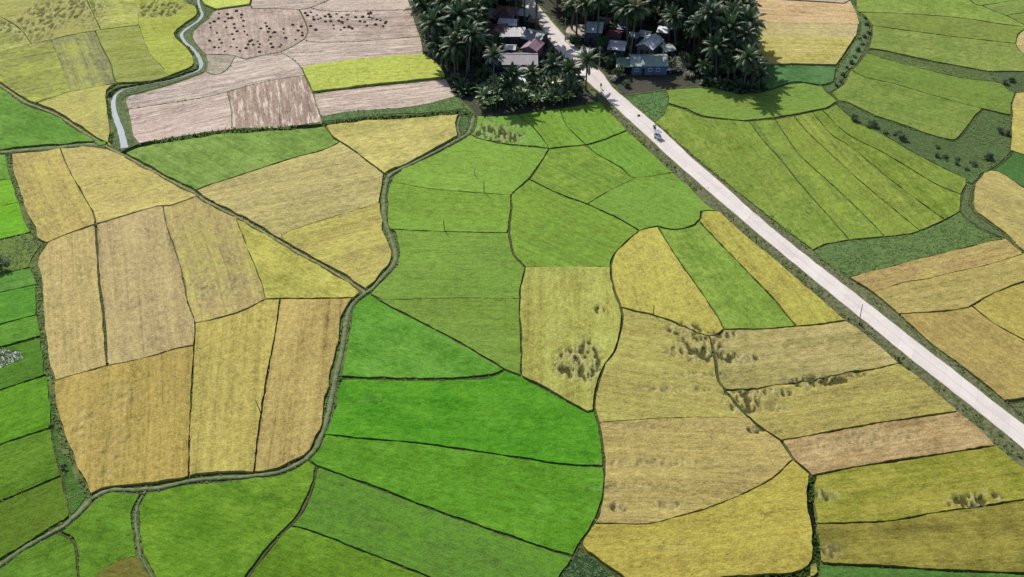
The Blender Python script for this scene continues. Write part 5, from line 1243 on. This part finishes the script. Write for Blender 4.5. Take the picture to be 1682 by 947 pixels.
# ---------------------------------------------------------------- houses
RM = {}
def mat_roof(a, b):
    if (a, b) not in RM: RM[(a, b)] = roof_material('roof_sheet_%d' % len(RM), alb(a, 1.9 if a[0] < 190 else 1.25), alb(b, 1.9 if a[0] < 190 else 1.35))
    return RM[(a, b)]
WM = {}
def mat_wall(c):
    if c not in WM: WM[c] = simple_material('wall_%d' % len(WM), alb(c, 1.1), alb(tuple(x*.82 for x in c), 1.1), .8, .85, .2)
    return WM[c]
def house(cx, by, w_, d_, h, rot, kind, c1, c2, cw, name, label, extra):
    f = G(cx, by); rz = math.radians(rot); ctr = Vector((f.x, f.y+d_/2, 0))
    r = tag(empty(name, ctr, rz), label, 'house' if name == 'house' else name, 'village houses'); hw, hd = w_/2, d_/2
    rise = {'gable':.30*d_/2*1.15, 'gable_y':.5*w_/2, 'shed':.1*d_, 'hip':.45*min(w_, d_)/2}[kind]; ov = .45; th = .09; wm = mat_wall(cw); rm = mat_roof(c1, c2)
    Wb = MB(); R = MB()
    if kind == 'gable':
        Wb.add([(-hw,-hd,-.1),(hw,-hd,-.1),(hw,hd,-.1),(-hw,hd,-.1),(-hw,-hd,h),(hw,-hd,h),(hw,hd,h),(-hw,hd,h),(-hw,0,h+rise),(hw,0,h+rise)], [(0,1,5,4),(2,3,7,6),(1,2,6,9,5),(3,0,4,8,7)])
        sl = rise/hd; e = h-ov*sl
        for s in (-1, 1):
            a = [(-hw-ov,s*(hd+ov),e+.04),(hw+ov,s*(hd+ov),e+.04),(hw+ov,0,h+rise+.04),(-hw-ov,0,h+rise+.04)]
            b = [(x,y,z+th) for x,y,z in a]; R.add(a+b, [(0,1,2,3),(7,6,5,4),(0,4,5,1),(1,5,6,2),(3,7,4,0)])
        R.tube([(-hw-ov,0,h+rise+.12),(hw+ov,0,h+rise+.12)], .09, 6)
    elif kind == 'gable_y':
        Wb.add([(-hw,-hd,-.1),(hw,-hd,-.1),(hw,hd,-.1),(-hw,hd,-.1),(-hw,-hd,h),(hw,-hd,h),(hw,hd,h),(-hw,hd,h),(0,-hd,h+rise),(0,hd,h+rise)], [(0,1,5,8,4),(2,3,7,9,6),(1,2,6,5),(3,0,4,7)])
        sl = rise/hw; e = h-ov*sl
        for s in (-1, 1):
            a = [(s*(hw+ov),-hd-ov,e+.04),(s*(hw+ov),hd+ov,e+.04),(0,hd+ov,h+rise+.04),(0,-hd-ov,h+rise+.04)]
            b = [(x,y,z+th) for x,y,z in a]; R.add(a+b, [(0,1,2,3),(7,6,5,4),(0,4,5,1),(1,5,6,2),(3,7,4,0),(2,6,7,3)])
        R.tube([(0,-hd-ov,h+rise+.12),(0,hd+ov,h+rise+.12)], .09, 6)
    elif kind == 'shed':
        Wb.add([(-hw,-hd,-.1),(hw,-hd,-.1),(hw,hd,-.1),(-hw,hd,-.1),(-hw,-hd,h),(hw,-hd,h),(hw,hd,h+rise),(-hw,hd,h+rise)], [(0,1,5,4),(2,3,7,6),(1,2,6,5),(3,0,4,7)])
        a = [(-hw-ov,-hd-ov,h-ov*.1+.03),(hw+ov,-hd-ov,h-ov*.1+.03),(hw+ov,hd+ov,h+rise+ov*.1+.03),(-hw-ov,hd+ov,h+rise+ov*.1+.03)]; b = [(x,y,z+th) for x,y,z in a]
        R.add(a+b, [(3,2,1,0),(4,5,6,7),(0,1,5,4),(1,2,6,5),(2,3,7,6),(3,0,4,7)])
    else:
        Wb.box((0,0,h/2-.05), (w_, d_, h+.1)); k = min(hw, hd); rx, ry = hw-k*.92, hd-k*.92
        a = [(-hw-ov,-hd-ov,h-.02),(hw+ov,-hd-ov,h-.02),(hw+ov,hd+ov,h-.02),(-hw-ov,hd+ov,h-.02),(-rx,-ry,h+rise),(rx,-ry,h+rise),(rx,ry,h+rise),(-rx,ry,h+rise)]
        R.add(a, [(3,2,1,0),(4,5,6,7),(0,1,5,4),(1,2,6,5),(2,3,7,6),(3,0,4,7)])
    Wb.build('wall', wm, r); R.build('roof', rm, r)
    D = MB(); dx = -hw*.35 if w_ > 3 else 0; D.box((dx, -hd-.02, min(1.0, h*.42)), (.85, .06, min(2.0, h*.84))); dd = D.build('door', M['dark'], r)
    Hh = MB(); Hh.box((dx+.3, -hd-.07, .95), (.05, .05, .14)); Hh.build('handle', M['steel'], dd)
    if w_ > 3:
        for wx in ([hw*.35] if w_ < 7 else [hw*.05, hw*.5, -hw*.72]):
            Fm = MB(); z0, ww, wh = h*.55, .95, .9
            for q, s in (((wx,-hd-.03,z0+wh/2),(ww+.16,.08,.08)),((wx,-hd-.03,z0-wh/2),(ww+.16,.08,.08)),((wx-ww/2,-hd-.03,z0),(.08,.08,wh)),((wx+ww/2,-hd-.03,z0),(.08,.08,wh)),((wx,-hd-.03,z0),(.05,.05,wh))): Fm.box(q, s)
            fo = Fm.build('window', M['whitepaint'] if cw[2] > 120 else M['wood'], r)
            Pm = MB(); Pm.box((wx,-hd-.012,z0), (ww,.03,wh)); Pm.build('pane', M['glass'], fo)
    if extra == 'porch':
        Pm = MB(); a = [(-hw-4.4,-hd+.2,2.2),(-hw-.1,-hd+.2,2.35),(-hw-.1,hd-1.2,2.75),(-hw-4.0,hd-1.2,2.6)]; b = [(x,y,z+.08) for x,y,z in a]
        Pm.add(a+b, [(3,2,1,0),(4,5,6,7),(0,1,5,4),(1,2,6,5),(2,3,7,6),(3,0,4,7)]); tag(Pm.build('porch_roof', mat_roof((112,146,130),(86,120,106)), r), 'teal green porch roof at the left end of the house')
        for x, y in ((-hw-4.2,-hd+.35),(-hw-2.2,-hd+.35),(-hw-3.9,hd-1.4)):
            q = MB(); q.tube([(x,y,-.1),(x,y,2.3)], .07, 6); q.build('post', M['wood'], r)
    if extra == 'lower':
        Pm = MB(); a = [(-hw*.3,-hd-2.4,2.0),(hw,-hd-2.4,2.0),(hw,-hd-.02,2.5),(-hw*.3,-hd-.02,2.5)]; b = [(x,y,z+.08) for x,y,z in a]
        Pm.add(a+b, [(3,2,1,0),(4,5,6,7),(0,1,5,4),(1,2,6,5),(2,3,7,6),(3,0,4,7)]); Pm.build('porch_roof', mat_roof((140,124,120),(116,104,102)), r)
        for x in (-hw*.25, hw*.4, hw*.95):
            q = MB(); q.tube([(x,-hd-2.3,-.1),(x,-hd-2.3,2.05)], .07, 6); q.build('post', M['wood'], r)
    return r
for h_ in HOUSES: house(*h_)
# ---------------------------------------------------------------- heaps on the brown fields
HA = [(345,37),(352,35),(359,30),(360,21),(374,23),(375,29),(380,29),(388,17),(397,23),(396,28),(357,53),(346,44),(344,66),(352,77),(359,77),(364,70),(360,64),(372,45),(370,35),(384,39),(386,45),(389,51),(400,34),(400,42),(401,51),(384,64),(379,76),(389,77),(394,83),(404,79),(407,72),(406,57),(413,65),(410,67),(416,73),(423,67),(425,77),(427,72),(426,85),(428,46),(436,37),(438,43),(443,46),(440,52),(448,54),(451,52),(444,60),(441,65),(445,71),(448,77),(459,76),(462,73),(465,47),(466,54),(469,62),(481,40),(489,49),(495,43),(497,53),(496,57),(485,65),(382,55),(369,84)]
HB = [(501,21),(505,25),(511,20),(514,27),(516,31),(526,29),(523,31),(510,42),(518,48),(540,23),(543,27),(553,22),(543,34),(548,41),(556,34),(562,28),(562,35),(548,46),(569,24),(573,24),(571,31),(563,37),(565,44),(576,44),(573,43),(584,28),(591,34),(602,42),(603,41),(606,28),(619,31),(625,33),(629,42),(633,37),(634,35),(617,40),(560,48),(534,26),(521,24),(578,46),(596,27),(599,35),(535,35)]
HM = MB()
prof = [(.62,-.03),(.6,.12),(.48,.3),(.28,.44),(.1,.5),(0,.51)]
HM.lathe(prof, (0,0,0), 10); hm = HM.mesh('straw_heap'); hm.materials.append(M['heap'])
for v in hm.vertices: v.co += Vector((mnoise.noise(v.co*3)*.12, mnoise.noise(v.co*3+Vector((5,0,0)))*.12, mnoise.noise(v.co*4)*.06 if v.co.z > .05 else 0))
for lst, gl in ((HA, 'dark straw heap on the rounded brown field beside the stream'), (HB, 'dark straw heap on the brown field beside the palm grove')):
    for x, y in lst:
        o = bpy.data.objects.new('straw_heap', hm); COL.objects.link(o); q = G(x+RNG.uniform(-.6,.6), y+1+RNG.uniform(-.5,.5)); o.location = (q.x, q.y, .12); s = RNG.uniform(.5, .9); o.scale = (s*1.1, s, s); o.rotation_euler = (0,0,RNG.uniform(0,6.28))
        tag(o, gl, 'straw heap', gl.replace('heap', 'heaps'))
spot(BUSH[2], 'bush', 607, 28, .75, 'dark round bush standing among the heaps beside the grove', 'bush', z=.1)
# ---------------------------------------------------------------- poles
def pole(px, py, h, mat, name, label, lean=(0,0), rad=.1, z=0.0, cross=False):
    q = G(px, py, z); r = tag(empty(name, (q.x, q.y, z-.1)), label, 'pole', None)
    m = MB(); n = 8; pts = [(lean[0]*(i/n)**1.2*h, lean[1]*(i/n)*h, h*i/n) for i in range(n+1)]; m.tube(pts, [rad*(1.1-.35*i/n)*(1.12 if i % 2 else 1) for i in range(n+1)], 7); m.build('shaft', mat, r)
    m = MB(); m.lathe([(rad*2.6,0),(rad*2.2,.14),(rad*1.1,.2)], (0,0,.06), 8); m.build('footing', M['path'] if not cross else M['concrete'], r)
    if cross:
        m = MB(); m.box((0,0,h-.5), (1.2,.09,.09)); cb = m.build('crossarm', M['wood'], r)
        for x in (-.5, 0, .5):
            m = MB(); m.lathe([(.03,0),(.05,.03),(.035,.07),(.05,.1),(0,.14)], (x,0,h-.455), 8); m.build('insulator', M['whitepaint'], cb)
    return r
pole(795,317,3.9,M['bamboo'],'bamboo_pole','thin dark pole on the bund between two light green fields',(.01,0))
pole(731,381,3.5,M['bamboo'],'bamboo_pole','thin leaning pole on the bund above the large green field',(-.1,.02))
pole(779,289,2.7,M['palepole'],'bamboo_pole','pale short pole inside the light green field',(.03,0))
pole(1073,519,3.3,M['bamboo'],'bamboo_pole','dark pole at the lower edge of the golden leaf shaped field',(0,0))
pole(429,680,3.8,M['bamboo'],'bamboo_pole','leaning dark pole on the bund between two ochre fields at the left',(-.2,.0))
pole(463,391,1.9,M['palepole'],'bamboo_pole','short stake beside the diagonal track in the tan field',(0,0))
pole(1323,348,2.4,M['palepole'],'bamboo_pole','thin pale pole in the green fan near the road',(0,0))
pole(1411,530,5.2,M['concrete'],'utility_pole','slim grey pole on the left shoulder of the concrete road',(.01,0),.1,.7)
pole(1167,205,2.0,M['palepole'],'bamboo_pole','short stake at the upper left of the green fan',(0,0))
for x, y, lb in ((1088,110,'utility pole beside the blue house'),(984,118,'utility pole on the right side of the road at the village entrance'),(928,70,'utility pole beside the swept yard'),(880,22,'utility pole near the top edge along the village road')):
    pole(x, y, 8.0, M['concrete'], 'utility_pole', lb, (0,0), .12, 0, True)
# white sheet on a frame right of the blue house
q = G(1102,118); r = tag(empty('laundry_rack', (q.x, q.y, 0), .25), 'rack with a white sheet laid over it right of the blue house', 'rack')
m = MB(); n = 8
vs = [((i/n-.5)*3.4, (j-.5)*1.1, 1.25+.05*math.sin(i*1.9+j)) for j in (0, 1) for i in range(n+1)]; vs += [(x,y*1.06,z-.35-.05*math.sin(x*5)) for x, y, z in vs]
m.add(vs, [(i,i+1,n+2+i,n+1+i) for i in range(n)]+[(2*n+2+i, 2*n+3+i, i+1, i) for i in range(n)]+[(n+1+i, n+2+i, 3*n+4+i, 3*n+3+i) for i in range(n)], True); m.build('sheet', M['cloth_white'], r)
for x in (-1.5, 1.5):
    for y in (-.45, .45):
        m = MB(); m.tube([(x,y,-.05),(x*.97,y,1.24)], .03, 6); m.build('leg', M['wood'], r)
# ---------------------------------------------------------------- people
def skin_body(name, verts, edges, radii, mat, parent=None, sub=2):
    me = bpy.data.meshes.new(name); me.from_pydata(verts, edges, []); o = bpy.data.objects.new(name, me); COL.objects.link(o)
    sk_ = o.modifiers.new('skin', 'SKIN'); sk_.use_smooth_shade = True; lay = me.skin_vertices[0] if me.skin_vertices else None
    if lay is None:
        bm = bmesh.new(); bm.from_mesh(me); bm.verts.layers.skin.verify(); bm.to_mesh(me); bm.free(); lay = me.skin_vertices[0]
    for i, rr_ in enumerate(radii): lay.data[i].radius = (rr_, rr_) if not hasattr(rr_, '__len__') else rr_; lay.data[i].use_root = (i == 0)
    s2 = o.modifiers.new('sub', 'SUBSURF'); s2.levels = s2.render_levels = sub
    me.materials.append(mat)
    if parent: o.parent = parent
    return o
def person(loc, rz, label, top, bottom, pose='walk'):
    if pose == 'walk':
        J = {'pel':(0,0,.93),'ch':(0,.02,1.3),'nk':(0,.02,1.45),'hd':(0,.03,1.56),'tp':(0,.03,1.68)}
        for s, n in ((1,'l'),(-1,'r')):
            J.update({'hip'+n:(s*.1,0,.88),'kn'+n:(s*.11,.14*s+.05,.5),'an'+n:(s*.11,.2*s-.04,.09),'to'+n:(s*.12,.2*s+.11,.04),'sh'+n:(s*.19,.02,1.38),'el'+n:(s*.25,-.08*s,1.1),'wr'+n:(s*.25,.02-.12*s,.87),'ha'+n:(s*.25,.06-.12*s,.78)})
    else:                       # seated astride, hands forward on the bars
        J = {'pel':(0,0,.78),'ch':(0,.1,1.14),'nk':(0,.14,1.28),'hd':(0,.18,1.39),'tp':(0,.19,1.51)}
        for s, n in ((1,'l'),(-1,'r')):
            J.update({'hip'+n:(s*.11,.02,.75),'kn'+n:(s*.2,.42,.66),'an'+n:(s*.2,.34,.26),'to'+n:(s*.2,.5,.2),'sh'+n:(s*.19,.12,1.22),'el'+n:(s*.27,.32,1.02),'wr'+n:(s*.27,.55,1.0),'ha'+n:(s*.26,.63,1.0)})
    ks = ['pel','ch','nk','hd','tp']+[k+n for n in 'lr' for k in ('hip','kn','an','to','sh','el','wr','ha')]; ix = {k:i for i, k in enumerate(ks)}
    E = [('pel','ch'),('ch','nk'),('nk','hd'),('hd','tp')]+[(a+n if a not in ('pel','ch') else a, b+n) for n in 'lr' for a, b in (('pel','hip'),('hip','kn'),('kn','an'),('an','to'),('ch','sh'),('sh','el'),('el','wr'),('wr','ha'))]
    R_ = {'pel':.125,'ch':.135,'nk':.055,'hd':.1,'tp':.075,'hip':.095,'kn':.06,'an':.04,'to':.035,'sh':.065,'el':.043,'wr':.03,'ha':.036}
    rad = [R_.get(k, R_.get(k[:-1])) for k in ks]
    r = tag(empty('person', loc, rz), label, 'person')
    b = skin_body('body', [J[k] for k in ks], [(ix[a], ix[c]) for a, c in E], rad, M['skin'], r)
    def part(name, keys, edges, grow, mat):
        i2 = {k:i for i, k in enumerate(keys)}; skin_body(name, [J[k] for k in keys], [(i2[a], i2[c]) for a, c in edges], [R_.get(k, R_.get(k[:-1]))+grow for k in keys], mat, r)
    part('shirt', ['pel','ch','shl','shr','ell','elr'], [('pel','ch'),('ch','shl'),('ch','shr'),('shl','ell'),('shr','elr')], .02, top)
    part('trousers', ['pel','hipl','hipr','knl','knr','anl','anr'], [('pel','hipl'),('pel','hipr'),('hipl','knl'),('hipr','knr'),('knl','anl'),('knr','anr')], .018, bottom)
    m = MB(); hd = Vector(J['hd']); m.lathe([(.118,.0),(.122,.05),(.105,.11),(.06,.155),(0,.165)], (hd.x, hd.y-.02, hd.z+.02), 12); m.build('hair', M['hair'], r)
    m = MB(); f = hd+Vector((0,.1,.02)); m.lathe([(.012,-.02),(.02,-.01),(.008,.03)], (f.x, f.y+.012, f.z-.01), 6); m.build('nose', M['skin'], r)
    for s in (-.04, .04):
        m = MB(); m.lathe([(0,-.012),(.013,0),(0,.012)], (f.x+s, f.y-.008, f.z+.03), 6); m.build('eye', M['hair'], r)
    return r
i0 = int(np.argmin(np.hypot(rc[:,0]-G(1090,222,RZ).x, rc[:,1]-G(1090,222,RZ).y)))
rd = rc[i0-3]-rc[i0+3]; road_rz = math.atan2(rd[1], rd[0])-math.pi/2           # facing up the road
p = G(987,146,.75); person((p.x, p.y, rzz[int(np.argmin(np.hypot(rc[:,0]-p.x, rc[:,1]-p.y)))]+.02), road_rz+.2, 'person in a dark red top walking along the road at the village entrance', M['cloth_red'], M['cloth_dark'])
# ---------------------------------------------------------------- motorcycle, tricycle, bundle
def wheel(r, x, y, R, name='wheel'):
    m = MB(); m.torus((x, y, R), R-.045, .045, 'x'); wo_ = m.build(name, M['rubber'], r)
    m = MB(); m.torus((x, y, R), R-.1, .014, 'x', 18, 6)
    for k in range(6):
        a = k*math.pi/6; m.tube([(x, y+math.cos(a)*(R-.1), R+math.sin(a)*(R-.1)), (x, y-math.cos(a)*(R-.1), R-math.sin(a)*(R-.1))], .008, 4)
    m.lathe([(.0,-.06),(.045,-.06),(.045,.06),(0,.06)], (x, y, R), 8); m.build('rim', M['steel'], wo_)
def motorcycle(loc, rz, label, paint, sidecar=False, name='motorcycle'):
    r = tag(empty(name, loc, rz), label, 'tricycle' if sidecar else 'motorcycle')
    wheel(r, 0, .62, .3); wheel(r, 0, -.62, .3)
    m = MB(); m.tube([(0,.42,.85),(0,.1,.55),(0,-.3,.42),(0,-.62,.32)], [.035,.04,.04,.03], 6); m.tube([(0,-.62,.32),(0,-.45,.72),(0,.3,.74)], .025, 6); m.box((0,0,.38), (.24,.4,.28)); m.build('frame', M['black'], r)
    m = MB(); m.lathe([(0,-.14),(.1,-.12),(.15,0),(.12,.1),(0,.13)], (0,.18,.78), 10); m.box((0,.42,.62), (.3,.1,.42)); m.build('fairing', paint, r)
    m = MB(); m.box((0,-.3,.79), (.26,.75,.1)); m.box((0,-.66,.8), (.2,.14,.06)); m.build('seat', M['black'], r)
    m = MB(); m.tube([(0,.42,.9),(0,.52,.62),(0,.62,.3)], .03, 6); m.build('fork', M['steel'], r)
    m = MB(); m.tube([(-.36,.36,1.0),(-.2,.42,1.02),(0,.44,.96),(.2,.42,1.02),(.36,.36,1.0)], .018, 6); m.build('handlebar', M['black'], r)
    m = MB(); m.lathe([(0,-.07),(.08,-.05),(.09,.03),(0,.06)], (0,.52,.88), 10); m.build('headlight', M['whitepaint'], r)
    m = MB(); m.tube([(.14,.0,.3),(.16,-.4,.3),(.17,-.85,.36)], [.03,.045,.05], 8); m.build('exhaust', M['steel'], r)
    for s in (-1, 1):
        m = MB(); m.tube([(s*.3,.38,1.02),(s*.33,.36,1.2)], .01, 4); m.lathe([(0,-.05),(.055,-.02),(.05,.03),(0,.05)], (s*.34,.36,1.22), 8); m.build('mirror', M['black'], r)
    m = MB(); m.box((0,-.72,.55), (.16,.3,.03)); m.box((0,.66,.63), (.13,.34,.03)); m.build('mudguard', paint, r)
    if sidecar:
        wheel(r, 1.35, -.2, .26)
        m = MB(); x0, x1 = .38, 1.2
        side = [(-.85,.3),(-.85,.95),(-.3,1.0),(.25,.95),(.8,.62),(.86,.3)]
        vs = [(x, y, z) for x in (x0, x1) for y, z in side]; n = len(side)
        m.add(vs, [tuple(range(n)), tuple(range(2*n-1, n-1, -1))]+[(i, n+i, n+(i+1) % n, (i+1) % n) for i in (0, 3, 4, 5)]); m.build('sidecar_body', paint, r)
        m = MB(); m.box((.79,-.25,.62), (.74,.5,.12)); m.box((.79,-.52,.86), (.74,.1,.45)); m.build('passenger_seat', M['black'], r)
        m = MB(); a = [(-.35,-.95,1.72),(1.3,-.95,1.72),(1.3,.75,1.66),(-.35,.75,1.66)]; b = [(x,y,z+.05) for x,y,z in a]; m.add(a+b, [(3,2,1,0),(4,5,6,7),(0,1,5,4),(1,2,6,5),(2,3,7,6),(3,0,4,7)]); m.build('canopy', M['canopy'], r)
        for x, y in ((.42,-.82),(1.17,-.82),(.42,.3),(1.17,.3)):
            m = MB(); m.tube([(x,y,.9),(x,y,1.7)], .02, 6); m.build('canopy_post', M['steel'], r)
        m = MB(); m.add([(x0+.03,.32,.98),(x1-.03,.32,.98),(x1-.03,.36,1.6),(x0+.03,.36,1.6)], [(0,1,2,3)]); m.build('windscreen', M['glass'], r)
        m = MB(); m.tube([(0,.2,.4),(.4,.2,.4)], .025, 6); m.tube([(0,-.4,.4),(1.3,-.2,.3)], .025, 6); m.build('sidecar_bar', M['steel'], r)
    return r
def on_road(px, py): q = G(px, py, RZ); return (q.x, q.y, RZ+.035)
motorcycle(on_road(1083,225), road_rz+math.pi+.12, 'white motor tricycle with a covered sidecar stopped on the pale road', M['whitepaint'], True, 'motor_tricycle')
l2 = on_road(1075,212); motorcycle(l2, road_rz+math.pi, 'grey motorcycle just behind the white tricycle on the road', M['greypaint'])
person((l2[0]+math.sin(-road_rz)*.0, l2[1], l2[2]), road_rz+math.pi, 'person in grey riding the grey motorcycle on the road', M['cloth_grey'], M['cloth_dark'], 'ride')
q = on_road(1049,190); m = MB(); m.lathe([(0,0),(.26,.02),(.32,.14),(.24,.28),(.1,.34),(.07,.42),(.11,.46),(0,.47)], (0,0,0), 12); o = m.build('sack', M['wood']); o.location = q; o.scale = (1.5,1,1); o.rotation_euler = (0,0,.7)
tag(o, 'small dark brown sack lying on the pale road above the tricycle', 'sack')
